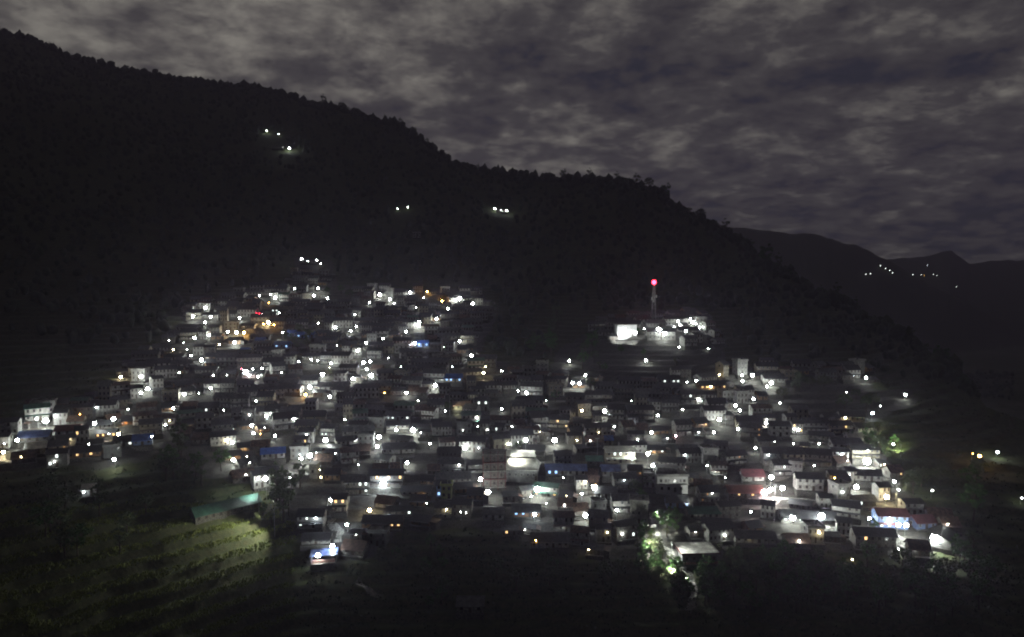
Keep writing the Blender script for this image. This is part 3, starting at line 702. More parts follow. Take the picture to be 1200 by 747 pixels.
be = link('beacon', b.mesh('beacon', emis('red_beacon_glow', (1,.022,.05), 24, 'AUTO')), e); tag(be, 'glowing red warning light on the mast top')
p = hit(768, 381); s_, t_ = ray(766.5, 331)
e.location = (s_ * (p.y + 4), p.y + 4, (p.y + 4) * t_ - H_ - .5)
tag(e, 'tall lattice mast with a red beacon above the knoll', 'mast')
SPEC.append(('the red beacon mast', 766, 355))

# more houses with a look of their own: u, v of the foot, width in pixels, storeys, roof, wall, porch, lit kind
for (u, v, wpx, st, roof, wall, kind, porch, lt, desc) in [
    (76, 516, 24, 1, 'red', 'white', 'gable', False, None, 'red roofed white house lit from the front'),
    (37, 522, 30, 1, 'tarp', 'grey', 'gable', True, None, 'long house under a dull blue roof'),
    (42, 535, 26, 1, 'pale', 'white', 'gable', False, None, 'pale tin roofed house beside the blue roofs'),
    (96, 540, 34, 1, 'slate', 'ochre', 'gable', True, 'warm', 'warm lit ochre house at the dark wood edge'),
    (142, 524, 20, 1, 'slate', 'white', 'gable', True, 'cold', 'low house with a white lit front'),
    (164, 523, 20, 1, 'blue', 'blue', 'gable', True, None, 'blue house in the lower village edge'),
    (318, 541, 26, 1, 'blue', 'white', 'gable', False, None, 'blue sheet roofed house on the lower slope'),
    (238, 507, 18, 2, 'tin', 'white', 'gable', False, None, 'white house with a lit gable front'),
    (330, 410, 17, 1, 'blue', 'blue', 'gable', False, 'blue', 'blue shed under the upper village lamps'),
    (341, 396, 9, 1, 'blue', 'blue', 'gable', False, 'blue', 'small glowing blue hut'),
    (352, 397, 9, 1, 'blue', 'blue', 'gable', False, 'blue', 'smaller blue hut on the upper slope'),
    (363, 399, 9, 1, 'blue', 'blue', 'gable', False, 'blue', 'blue hut at the edge of the dark trees'),
    (304, 405, 10, 1, 'blue', 'blue', 'gable', False, 'blue', 'blue hut below the warm lamps'),
    (286, 420, 9, 1, 'blue', 'grey', 'gable', False, 'blue', 'grey hut with a bright blue roof'),
    (495, 407, 13, 1, 'blue', 'blue', 'gable', False, 'blue', 'blue house beside the coloured lights'),
    (531, 453, 20, 1, 'blue', 'cream', 'gable', True, 'blue', 'house with a blue lit front'),
    (517, 584, 11, 2, 'slate', 'blue', 'gable', False, 'blue', 'dark house with a bright blue wall'),
    (523, 590, 12, 2, 'slab', 'lime', 'flat', False, None, 'lime green walled house'),
    (727, 543, 34, 2, 'pale', 'cream', 'gable', True, 'cold', 'brightly lit cream house with long front'),
    (712, 527, 12, 1, 'blue', 'cream', 'gable', False, None, 'cream house with a blue roof'),
    (655, 558, 30, 1, 'tarp', 'grey', 'gable', False, 'blue', 'large tarpaulin roofed house'),
    (676, 562, 22, 1, 'tarp', 'white', 'gable', False, None, 'blue grey roofed house with open end'),
    (697, 553, 18, 1, 'green', 'stone', 'gable', False, None, 'green roofed stone hut'),
    (716, 562, 20, 1, 'tarp', 'grey', 'gable', False, None, 'house under a shiny blue roof'),
    (710, 590, 24, 1, 'slate', 'white', 'gable', False, None, 'white wall house flooded with light'),
    (617, 608, 32, 1, 'tin', 'ochre', 'gable', True, 'blue', 'low house with a blue tarpaulin front'),
    (825, 609, 36, 1, 'green', 'white', 'gable', False, None, 'green tin roofed white house with three windows'),
    (794, 596, 24, 1, 'slate', 'blue', 'gable', False, None, 'small house with a pale blue front'),
    (874, 586, 40, 1, 'red', 'stone', 'gable', True, 'warm', 'long red roofed house with orange lit strips'),
    (883, 566, 24, 1, 'maroon', 'white', 'gable', True, None, 'maroon roofed white house by tall post'),
    (950, 581, 30, 2, 'slate', 'white', 'gable', False, None, 'white house with a blue lit corner'),
    (930, 613, 26, 1, 'tin', 'white', 'gable', True, 'cold', 'white fronted house with blue tank'),
    (960, 615, 40, 1, 'slate', 'white', 'gable', True, None, 'long house with brightly lit white porch'),
    (1003, 521, 18, 1, 'pale', 'white', 'gable', True, None, 'small pale roofed house under the spreading tree'),
    (993, 531, 34, 1, 'tin', 'white', 'gable', True, None, 'long dark tin house below the spreading tree'),
    (1018, 569, 30, 1, 'tin', 'white', 'gable', False, None, 'tin roofed house with one white gable'),
    (835, 457, 32, 1, 'tin', 'ochre', 'gable', True, 'warm', 'long ochre house lit warm from its porch'),
    (784, 450, 26, 1, 'slate', 'white', 'gable', True, 'cold', 'long house with row of lit windows'),
    (812, 475, 26, 2, 'tin', 'white', 'gable', True, 'cold', 'white two storey house with lit upper windows'),
    (915, 513, 22, 2, 'slate', 'white', 'gable', False, None, 'house with a white lower front'),
    (565, 484, 16, 2, 'tin', 'white', 'gable', False, 'cold', 'white house glaring beside the dug terrace'),
    (540, 481, 22, 1, 'rust', 'cream', 'gable', False, None, 'cream shed on the dug terrace'),
    (578, 611, 24, 1, 'tin', 'white', 'gable', False, None, 'white house with cluttered lit yard'),
    (397, 607, 16, 2, 'slate', 'cream', 'gable', True, 'warm', 'cream house beside the climbing path'),
    (452, 576, 40, 2, 'slate', 'stone', 'gable', True, 'warm', 'long stone house behind the dazzling lamp'),
    (448, 622, 46, 1, 'slate', 'ochre', 'gable', True, 'warm', 'long low house lit along its front'),
    (466, 497, 28, 1, 'slate', 'white', 'gable', True, 'cold', 'low house with glaring shop windows'),
    (551, 718, 30, 1, 'tin', 'stone', 'gable', False, None, 'lone pale shed in the dark valley'),
    (488, 280, 9, 2, 'slab', 'grey', 'flat', False, None, 'lone grey building on the dark hillside'),
    (100, 584, 12, 1, 'pale', 'white', 'gable', False, None, 'lone hut in the dark wood'),
    (375, 352, 18, 1, 'pale', 'white', 'gable', True, None, 'pale roofed house at the top of the village'),
    (393, 358, 34, 1, 'tin', 'grey', 'gable', False, None, 'long grey roofed house below the top lamps'),
    (362, 310, 20, 1, 'slate', 'white', 'gable', True, None, 'lone lit house above the village'),
    (325, 176, 12, 1, 'slate', 'white', 'gable', True, None, 'small house high on the dark hill'),
    (588, 250, 12, 1, 'slate', 'white', 'gable', True, None, 'lone house under the ridge'),
    (331, 370, 26, 1, 'tin', 'white', 'gable', True, 'cold', 'house with a string of lit windows'),
    (296, 443, 24, 1, 'tin', 'white', 'gable', True, 'cold', 'house blazing with white light')]:
    p = hit(u, v)
    w = wpx * (p.y * CP - p.z * SP) / F
    e = make_house(w, 5.5 if w > 7 else 4.5, st, roof, wall, kind, porch, None, 'd')
    rz = slope_rot(p.x, p.y) * .6 + random.uniform(-.05, .05)
    e.location = (p.x, p.y + 2.5, gz(p.x, p.y + 2.5) + (.1 if v < 650 else 0)); e.rotation_euler = (0, 0, rz)
    if lt: lit_some(e, 1 if w < 5 else random.choice((2, 3)), lt)
    FOOT.append((p.x, p.y + 2.5, w * .46, 3.0))
    uu, vv = proj(e.location.x, e.location.y, e.location.z + 2)
    reg(HOUSES, e, uu, vv, desc, x=p.x, y=p.y)

# ------------------------------------------------------------------ the rest of the village, row by row along the slope
cand = []
y = 232.
while y < 580:
    s = -.78; 
    while s < .66:
        x = s * y
        k = random.choices(range(len(PROTO)), WEIGHT)[0]
        pr = PROTO[k]; sc = random.uniform(.62, 1.0)
        w = pr['w'] * sc
        xx = x + w / 2; yy = y + random.uniform(-1.2, 1.2) + 5 * math.sin(xx / 37.) - 14 * max(0, -s - .35)
        z = gz(xx, yy)
        u, v = proj(xx, yy, z)
        if inpoly(u, v) and inpoly(u, v - 4):
            cand.append((xx, yy, z, k, sc, u, v))
        s += (w + random.choice((.3, .5, .8, 1.2, 2.5))) / y
    y += random.uniform(6.9, 7.9) if y < 400 else random.uniform(8.2, 9.8)
DARK = [(205,545,60,30),(355,402,26,16),(620,400,70,40),(690,415,30,25),(600,470,24,10),(755,585,26,25),(790,612,20,24),(340,590,40,28),(740,440,50,12),(395,345,22,14),(740,414,64,14),(800,424,54,14),(1045,478,34,26),(768,618,15,28),(757,634,12,14),(778,650,22,28),(800,650,26,22),(812,690,14,26),(835,420,40,12),(960,470,60,22),(1010,480,40,20),(800,430,40,10)]
def dark(u, v):
    return any(((u - a) / c) ** 2 + ((v - b) / d) ** 2 < 1 for a, b, c, d in DARK)
random.shuffle(cand)
keep = []
for c in cand:
    xx, yy, z, k, sc, u, v = c
    if dark(u, v): continue
    pr = PROTO[k]; rz = slope_rot(xx, yy) * .8 + random.gauss(0, .16)
    if not clear(xx, yy, z, rz, pr['w'] * sc, pr['d'], pr['h']): continue
    FOOT.append((xx, yy, pr['w'] * sc * .47, pr['d'] * .5 + .5))
    keep.append((xx, yy, z, k, sc, rz, u, v))
# smaller houses and sheds in the gaps that are left
SMALL = [4, 18, 19, 15]
for t_ in range(2600):
    u, v = random.uniform(5, 1120), random.uniform(345, 655)
    if not inpoly(u, v) or dark(u, v): continue
    p = hit(u, v)
    k = random.choice(SMALL); pr = PROTO[k]; sc = random.uniform(.6, 1.0)
    rz = slope_rot(p.x, p.y) * .8 + random.uniform(-.35, .35)
    if not clear(p.x, p.y, p.z, rz, pr['w'] * sc, pr['d'], pr['h']): continue
    FOOT.append((p.x, p.y, pr['w'] * sc * .47, pr['d'] * .5 + .3)); keep.append((p.x, p.y, p.z, k, sc, rz, u, v))
keep.sort(key=lambda c: c[1])
NIND = 285 - len(HOUSES)
print('auto houses', len(keep), 'manual', len(HOUSES), 'lamps', len(LAMPS))
for i, (xx, yy, z, k, sc, rz, u, v) in enumerate(keep[:NIND]):
    e = copy_tree(PROTO[k])
    e.location = (xx, yy, z - .1); e.rotation_euler = (0, 0, rz); e.scale = (sc, random.uniform(.85, 1.05), random.uniform(.78, 1.12))
    look = PROTO[k]['look']
    r_ = random.random()
    for c in list(e.children):
        if c.name.startswith('window') and random.random() < .22: bpy.data.objects.remove(c)
    if random.random() < .6: eaves_lamp(e, random.choice((60, 120, 240, 420, 700)), random.choices('wcyo', [11, 3, 3, 1])[0])
    if r_ < .17:
        kk = random.choices(['warm', 'dim', 'cold', 'blue'], [5, 4, 5, .6])[0]; lit_some(e, random.choice((1, 1, 2, 3)), kk)
    uu, vv = proj(xx, yy, z + 2.5)
    reg(HOUSES, e, uu, vv, look, x=xx, y=yy)
# beyond three hundred houses the small far ones go into one object
vs, fs, ms, off = [], [], [], 0
mats = []
for (xx, yy, z, k, sc, rz, u, v) in keep[NIND:]:
    M0 = Matrix.Translation((xx, yy, z - .1)) @ Matrix.Rotation(rz, 4, 'Z') @ Matrix.Diagonal((sc, 1, random.uniform(.92, 1.08), 1))
    stack = [(c, M0) for c in PROTO[k].children]
    while stack:
        o, M = stack.pop()
        M = M @ Matrix.LocRotScale(o.location, o.rotation_euler, o.scale)
        stack += [(c, M) for c in o.children]
        me = o.data; idx = []
        for m in me.materials:
            if m not in mats: mats.append(m)
            idx.append(mats.index(m))
        for vv in me.vertices: vs.append(tuple(M @ vv.co))
        for pl in me.polygons:
            fs.append(tuple(off + i for i in pl.vertices)); ms.append(idx[pl.material_index])
        off += len(me.vertices)
if vs:
    me = bpy.data.meshes.new('upper_village_houses'); me.from_pydata(vs, [], fs)
    for m in mats: me.materials.append(m)
    me.polygons.foreach_set('material_index', ms); me.update()
    tag(link('upper_village_houses', me), 'far small houses filling the upper village', kind='stuff')
# the prototypes themselves are not in the picture
def wipe(o):
    for c in list(o.children): wipe(c)
    bpy.data.objects.remove(o)
for pr in PROTO: wipe(pr)

# ------------------------------------------------------------------ strings of coloured and white bulbs
def light_string(u0, v0, u1, v1, n, cols, label, sz=.16, pw=60, h=4.5):
    a = hit(u0, v0, h); c = hit(u1, v1, h)
    if a is None or c is None: return
    yb = min(a.y, c.y)
    (s0, t0), (s1, t1) = ray(u0, v0), ray(u1, v1)
    a = Vector((s0 * yb, yb, yb * t0)); c = Vector((s1 * yb, yb, yb * t1))
    e = empty('light_string', a)
    b = MB(); d = c - a
    pts = [d * (i / n) + Vector((0, 0, -.8 * math.sin(math.pi * i / n))) for i in range(n + 1)]
    for i in range(n): b.tube(pts[i], pts[i + 1], .03, .03, 4)
    link('cable', b.mesh('cable', DARKM), e)
    for q_ in (pts[0], pts[-1]):
        b = MB(); g_ = gz(a.x + q_.x, a.y + q_.y) - a.z
        b.tube((q_.x, q_.y, min(g_ - .5, -1)), (q_.x, q_.y, q_.z + .2), .07, .05, 6); link('post', b.mesh('post', STEEL), e)
    for i in range(n):
        cc = cols[i % len(cols)]
        b = MB(); b.ball((0, 0, 0), sz, 6, 4); b.smooth = True
        key = 'bulb_glow_%s_%d' % (cc, pw)
        m = MATS.get(key) or emis(key, LC[cc][0], pw / (39.5 * sz * sz), 'AUTO')
        q_ = pts[i] * .5 + pts[i + 1] * .5 + Vector((0, 0, -.15))
        link('bulb', b.mesh('bulb', m), e, q_)
    tag(e, label, 'light string')
light_string(299, 366.5, 322, 366, 7, 'rrprpp', 'string of red and pink bulbs along a top terrace')
light_string(322, 366, 346, 366, 7, 'w', 'string of white bulbs continuing the red one', .26, 260)
light_string(461, 403, 485, 403, 8, 'wrpwbrcp', 'short string of multicoloured bulbs beside the blue house', .2, 90)
light_string(282, 431, 289, 433, 4, 'rpbp', 'red and violet bulbs beside the blazing white house')

# guyed lamp pole behind the hall
hl = HALL_LAMP; hh = max(c.location.z for c in hl.children)
for (dx, dy) in ((-6, 1), (-3.5, -1), (2.5, 1), (4.5, 0)):
    b = MB(); b.tube((0, .72, hh - .3), (dx, dy, hh - 3.6), .03, .03, 4); link('guy_rope', b.mesh('guy_rope', DARKM), hl)

# ------------------------------------------------------------------ power poles and their cables
PB = MB(); PB.tube((0,0,-1.5),(0,0,8.5),.13,.08,7); PM = PB.mesh('pole', STEEL)
PB = MB(); PB.box(-.9,.9,-.06,.06,7.9,8.02)
for x in (-.8, 0, .8): PB.tube((x,0,8.02),(x,0,8.25),.05,.05,5)
PA = PB.mesh('crossarm', STEEL)
tops = []
for i, (u, v, what) in enumerate([(603,446,'beside the dug terrace'),(700,535,'above the bright cream house'),(997,520,'under the spreading tree'),(1050,592,'near the warm lit yard'),(908,592,'between the bright yard lamps'),(640,510,'above the pale hall'),(545,560,'left of the concrete frame block'),(470,560,'behind the dazzling lamp'),(415,520,'in the middle of the lower village'),(325,500,'in the left of the village'),(248,470,'below the upper road'),(190,470,'at the left edge of the upper village'),(850,500,'in the right of the village'),(950,540,'above the long white porch')]):
    p = hit(u, v)
    e = empty('power_pole', p); e.rotation_euler = (0, 0, random.uniform(-.4, .4)); link('pole', PM, e); link('crossarm', PA, e)
    tag(e, 'steel power pole with crossarm, standing ' + what, 'power pole', 'power poles of the village'); tops.append((p, what))
for (i, j) in ((9, 10), (10, 11), (8, 9), (7, 8), (6, 7), (5, 1), (1, 12), (12, 13), (13, 2), (2, 3), (4, 13), (0, 5)):
    a = tops[i][0] + Vector((0, 0, 8.2)); c = tops[j][0] + Vector((0, 0, 8.2)); b = MB(); sag = (c - a).length * .025
    Q = [a.lerp(c, t / 10) - a - Vector((0, 0, sag * 4 * (t / 10) * (1 - t / 10))) for t in range(11)]
    for k in range(10): b.tube(Q[k], Q[k + 1], .035, .035, 4)
    o = link('power_cable', b.mesh('power_cable', DARKM), None, a)
    tag(o, 'thin sagging cable from the pole ' + tops[i][1].split(' the ')[0] + ' the ' + tops[i][1].split(' the ')[-1] + ' to the next', 'cable', 'cables between the power poles')

# ------------------------------------------------------------------ floodlights aimed at the fields and the stone steps, some added to brighten
def floodlamp(u, v, h, tu, tv, power, c, label, cone=75):
    p = hit(u, v, h); t = hit(tu, tv)
    e = empty('floodlight', p)
    b = MB(); b.tube((0, 0, -1.5), (0, 0, h), .14, .08, 8); link('pole', b.mesh('pole', STEEL), e)
    d = (t - (p + Vector((0, 0, h)))).normalized()
    hb = MB(); hb.box(-.3, .3, -.22, .22, -.12, .12); hd = link('lamp_head', hb.mesh('lamp_head', DARKM), e, (0, 0, h + .1))
    hd.rotation_mode = 'QUATERNION'; hd.rotation_quaternion = d.to_track_quat('-Z', 'Y')
    gb = MB(); gb.box(-.24, .24, -.17, .17, -.15, -.125); g_ = link('lens', gb.mesh('lens', emis('flood_lens', c, 5)), hd)
    li = bpy.data.lights.new('flood_spot', 'SPOT'); li.energy = power; li.color = c; li.spot_size = R(cone); li.spot_blend = .6; li.shadow_soft_size = .15
    lo = link('flood_spot', li, e, (Vector((0, 0, h + .1)) + d * .3)); lo.rotation_mode = 'QUATERNION'; lo.rotation_quaternion = d.to_track_quat('-Z', 'Y')
    tag(e, label, 'lamp'); return e
floodlamp(321, 588, 13, 265, 636, 34000, (.97, 1, .8), 'grey floodlight pole at the end of the green roofed school', 105)
floodlamp(303, 574, 9, 283, 590, 8000, (.8, 1, .95), 'floodlight pole behind the green roofed school', 70)
floodlamp(787, 636, 7, 800, 662, 9000, (.93, 1, .93), 'tall pale lamp pole beside the slab roofed house', 120)
floodlamp(757, 632, 7, 786, 655, 12000, (.93, 1, .88), 'added lamp pole brightening the stone steps from the left bank', 172)  # added lamp, no source seen here; brightens the steps from the left
floodlamp(771, 598, 7, 776, 625, 20000, (.93, 1, .9), 'lamp pole at the head of the stone steps', 165)
floodlamp(789, 672, 6, 772, 640, 14000, (.93, 1, .86), 'added lamp pole right of the stone steps brightening them uphill', 110)  # added lamp with no visible source, throws light up the path and bushes
floodlamp(803, 676, 5, 814, 700, 3500, (.93, 1, .88), 'added low lamp pole brightening the foot of the stone steps', 130)  # added lamp, brightens the lower end of the steps
floodlamp(724, 401, 4, 729, 382, 14000, (.95, 1, 1), 'floodlight facing the white block on the knoll', 85)
floodlamp(741, 402, 3, 735, 383, 11000, (.95, 1, 1), 'floodlight below the white block on the knoll', 85)
floodlamp(598, 527, 11, 611, 553, 12000, (1, 1, .88), 'added tall lamp pole brightening the pale hall roof', 80)  # extra lamp added so the hall roof stands out
floodlamp(812, 592, 5, 785, 566, 5000, (.95, 1, .92), 'added lamp pole brightening the white terrace house', 70)  # lamp added to brighten the house front; none visible there
floodlamp(527, 474, 6, 552, 484, 4500, (.95, 1, .7), 'lamp pole over the dug terrace', 110)
floodlamp(1035, 520, 5, 1024, 505, 2500, (.9, 1, .7), 'lamp pole under the spreading tree', 120)
floodlamp(1056, 522, 5, 1044, 524, 9000, (.85, 1, .6), 'pale post lighting the green bank', 120)

# ------------------------------------------------------------------ paths draped on the ground
def path(pts, wd, name='stone_path', label='path of pale stone steps'):
    P3 = [hit(u, v) for u, v in pts]; P3 = [p for p in P3 if p is not None]
    L = []
    for a, c in zip(P3, P3[1:]):
        n = max(2, int((c - a).length / .6))
        for i in range(n): L.append(a.lerp(c, i / n))
    L.append(P3[-1])
    for q_ in L[::4]: FOOT.append((q_.x, q_.y, wd * .5 + .7, 1.4))
    vs, fs = [], []
    for i, p in enumerate(L):
        t = (L[min(i + 1, len(L) - 1)] - L[max(i - 1, 0)]); t.z = 0
        if t.length < 1e-6: t = Vector((0, 1, 0))
        n = Vector((-t.y, t.x, 0)).normalized()
        for k in range(4):
            q_ = p + n * wd * (k / 3 - .5) * (1 + .15 * math.sin(i * .7)); vs.append((q_.x, q_.y, max(gz(q_.x, q_.y), gz(q_.x, q_.y - .5)) + .07))
        if i:
            for k in range(3): a = (i - 1) * 4 + k; fs.append((a, a + 1, a + 5, a + 4))
    me = bpy.data.meshes.new(name); me.from_pydata(vs, [], fs); me.materials.append(PATHM); me.update()
    tag(link(name, me), label, 'path', kind='structure')
path([(764,600),(768,622),(774,640),(790,655),(802,668),(810,680),(814,695),(811,708),(806,716)], 2.2, label='lit stone steps running down past the slab roofed house')
path([(388,586),(393,600),(386,615),(400,622),(396,636)], 2.4, label='stone path climbing from the open shop shed')
path([(418,680),(432,692),(446,700)], 1.6, label='faint stone steps below the shop shed')
path([(1018,622),(1045,628),(1062,640),(1085,643),(1105,640)], 3.2, 'village_road', 'lit road curving past the maroon roofed house')
path([(940,612),(965,616),(990,622)], 3.4, 'village_road', 'lit yard road before the long white porch')
path([(272,545),(300,548),(330,552),(362,556)], 3.2, 'village_road', 'pale road above the dark trees')
path([(905,585),(940,586),(960,590)], 3.4, 'village_road', 'paved yard by the tall lit post')
path([(0,536),(20,548)], 2)
path([(190,438),(225,436),(262,433)], 3.2, 'village_road', 'pale road through the upper village')

# ------------------------------------------------------------------ trees
def crown_mesh(name, n_cl, per, rx, rz, z0, leaf, mat, seed, sparse=1.):
    r_ = np.random.default_rng(seed)
    vs, fs = [], []
    for c in range(n_cl):
        d = r_.normal(size=3); d /= np.linalg.norm(d)
        k = r_.uniform(.35, 1.0) ** .6
        cc = np.array([d[0] * rx * k, d[1] * rx * k, z0 + rz + d[2] * rz * k])
        cr = rx * r_.uniform(.22, .42)
        P_ = r_.normal(size=(per, 3)); P_ /= np.linalg.norm(P_, axis=1)[:, None]
        P_ = cc + P_ * cr * r_.uniform(.3, 1.05, (per, 1)) * sparse * np.array([1, 1, .75])
        for p in P_:
            a = r_.normal(size=3); a /= np.linalg.norm(a); b_ = np.cross(a, r_.normal(size=3)); b_ /= np.linalg.norm(b_)
            s1 = leaf * r_.uniform(.5, 1.2); s2 = s1 * r_.uniform(.45, .8)
            o = len(vs)
            vs += [tuple(p - a * s1), tuple(p - b_ * s2), tuple(p + a * s1), tuple(p + b_ * s2)]
            fs.append((o, o + 1, o + 2, o + 3))
    me = bpy.data.meshes.new(name); me.from_pydata(vs, [], fs); me.materials.append(mat); me.update(); return me
def trunk_mesh(h, r, spread, seed, nl=6):
    rr = random.Random(seed); b = MB()
    p = Vector((0, 0, -1.2)); q = Vector((rr.uniform(-.3, .3), rr.uniform(-.3, .3), h * .5)); t = Vector((rr.uniform(-.5, .5), rr.uniform(-.5, .5), h))
    b.tube(p, q, r, r * .7, 7); b.tube(q, t, r * .7, r * .3, 6)
    for i in range(nl):
        a = 2 * math.pi * i / nl + rr.uniform(-.4, .4); z = h * rr.uniform(.4, .85); s_ = q.lerp(t, (z - h * .5) / (h * .5)) if z > h * .5 else p.lerp(q, z / (h * .5))
        e_ = s_ + Vector((math.cos(a) * spread, math.sin(a) * spread, h * rr.uniform(.2, .45)))
        b.tube(s_, e_, r * .35, r * .12, 5)
        for j in range(2):
            b.tube(s_.lerp(e_, .6), e_ + Vector((rr.uniform(-1, 1), rr.uniform(-1, 1), rr.uniform(.3, 1.2))) * spread * .35, r * .16, r * .05, 4)
    return b.mesh('trunk', BARK)
TP = []
for i, (h, rx, rz, n, per, lf, mi, look) in enumerate([(7, 3.2, 2.8, 20, 46, .34, 0, 'dark round crowned tree'), (9, 3.6, 3.8, 24, 46, .38, 1, 'tall leafy tree'), (5, 2.6, 2.0, 16, 42, .3, 1, 'low bushy tree'),
                                        (11, 2.8, 4.8, 26, 42, .36, 0, 'slender tall tree'), (6, 3.8, 2.2, 20, 46, .36, 2, 'broad olive tree'), (4, 1.8, 1.6, 10, 40, .26, 2, 'small shrubby tree')]):
    TP.append((trunk_mesh(h * .78, .12 + h * .022, rx * .6, i), crown_mesh('crown', n, per, rx, rz, h - rz * 1.35, lf, LEAF[mi], 100 + i), h, rx, look))
def tree(x, y, k, sc=1., desc=None, gap=True):
    t, c, h, rx, look = TP[k]
    z = gz(x, y)
    e = empty('broadleaf_tree', (x, y, z)); e.rotation_euler = (0, 0, random.uniform(0, 6.28)); e.scale = (sc * random.uniform(.9, 1.1), sc * random.uniform(.9, 1.1), sc * random.uniform(.85, 1.15))
    link('trunk', t, e); link('crown', c, e)
    uu, vv = proj(x, y, z + h * .6 * sc)
    reg(TREES, e, uu, vv, desc or look, x=x, y=y)
    return e
def tree_ok(x, y, z, h, rx):
    u0, v1 = proj(x - rx, y, z); u1, v0 = proj(x + rx, y, z + h)
    for L in LAMPS:
        if (L['x'] - x) ** 2 + (L['y'] - y) ** 2 < (rx + .6) ** 2: return False
        if L['y'] > y and u0 - 1 < L['u'] < u1 + 1 and v0 - 1 < L['v'] < v1: return False
    for (fx, fy, ax, ay) in FOOT:
        if abs(fx - x) < ax + rx * .55 and abs(fy - y) < ay + rx * .5: return False
    return True
def tree_px(u, v, k, sc=1., desc=None, force=False):
    p = hit(u, v)
    if p is None: return
    if not force and not tree_ok(p.x, p.y, p.z, TP[k][2] * sc, TP[k][3] * sc): return
    return tree(p.x, p.y, k, sc, desc)
# the wide spreading tree with thin leaves, branches showing
p = hit(1026, 518)
e = empty('spreading_tree', p)
b = MB(); rr = random.Random(4)
def branch(b, p, d, L, r, lev):
    q_ = p + d * L; b.tube(p, q_, r, r * .68, 6 if lev < 2 else 4)
    if lev >= 4: return
    for i in range(3 if lev else 5):
        nd = (d + Vector((rr.uniform(-.9, .9), rr.uniform(-.9, .9), rr.uniform(-.15, .5)))).normalized()
        branch(b, q_, nd, L * rr.uniform(.6, .82), r * .6, lev + 1)
branch(b, Vector((0, 0, -1)), Vector((.05, 0, 1)), 3.6, .36, 0)
link('trunk', b.mesh('trunk', BARK), e)
link('crown', crown_mesh('crown', 40, 26, 6.2, 2.6, 4.6, .24, LEAF[2], 77, 1.3), e)
tag(e, 'wide spreading tree with bare looking branches above the dark trees', 'tree'); SPEC.append(('the spreading tree', 1024, 502)); FOOT.append((p.x, p.y, 3, 3))
for (u, v, k, sc, d) in [(781,628,1,.95,'bright lit bushy tree at the stone steps'),(792,622,2,1.2,None),(773,616,2,1.,None),(758,575,0,.8,None),(744,582,0,.9,None),(752,596,1,.7,None),(1018,530,1,.9,'lit green tree below the spreading tree'),(1030,538,0,1.1,None),(1040,545,3,.8,None),
        (1048,524,2,.8,'yellow green tree lit from below'),(995,515,2,.7,None),(1022,622,2,.8,'lit green bush beside the maroon roofed house'),(308,604,2,.8,'lit bush at the end of the school'),(304,617,5,1.1,'lit rounded bush on the rice terrace'),(318,612,5,.8,None),
        (806,700,2,.9,None),(822,690,1,.7,None),(798,690,2,.8,None),(830,705,0,.9,None),(845,690,1,.8,None),(555,360,2,.9,'lit tree at the top lamp'),(560,372,0,.8,None),(383,345,2,1,None),(410,352,0,1,None),(400,345,1,.8,None),(333,345,2,.9,None),
        (700,395,2,.9,'lit shrub near the floodlit block'),(693,402,0,.7,None),(748,392,2,.6,None),(752,610,5,1.,None),(762,632,5,.9,'lit shrub by the stone steps'),(770,645,5,1.,None),(776,655,5,.9,None),(786,668,5,1.1,None),(795,676,5,.9,None)]:
    tree_px(u, v, k, sc, d, True)
ZON = [  # (u, v, ru, rv, count, prototypes, scale range) clumps of trees that read as trees in the photograph
    (205,548,60,28,30,(0,1,3),.8,1.1),(345,595,45,26,24,(0,1,3),.7,1.1),(355,404,22,12,12,(0,3),.7,1.),(640,415,55,35,26,(0,1,3),.7,1.1),(670,460,40,14,14,(0,2,4),.6,1.),
    (960,470,70,22,22,(0,3,4),.6,1.),(1070,580,40,40,22,(0,1,4),.7,1.1),(1120,600,40,60,24,(0,1,3),.7,1.2),(900,690,110,30,46,(0,1,2,4),.5,.9),(1080,690,110,40,34,(0,1,4),.6,1.),(600,690,150,30,30,(0,2,4),.5,.85),(480,660,70,22,18,(2,4,5),.5,.9),
    (100,620,90,40,22,(0,1,3),.7,1.),(820,690,36,22,16,(1,2,5),.5,.8),(880,650,60,10,10,(2,5),.5,.8),(740,425,60,14,12,(0,2,5),.6,.9),(784,640,24,34,44,(2,5,5),.4,.7),(759,648,13,34,44,(2,5,5),.45,.75),(808,690,20,26,34,(2,5,1),.5,.8),(430,470,250,60,26,(2,5,0),.45,.75),(800,510,200,80,34,(2,5,0),.45,.75)]
for (u, v, ru, rv, n, ks_, s0, s1) in ZON:
    for i in range(int(n * (.95 if v > 640 and u > 700 else .5))):
        a = random.uniform(0, 6.283); r_ = math.sqrt(random.random())
        tree_px(u + ru * r_ * math.cos(a), v + rv * r_ * math.sin(a), random.choice(ks_), random.uniform(s0, s1) * 1.15)
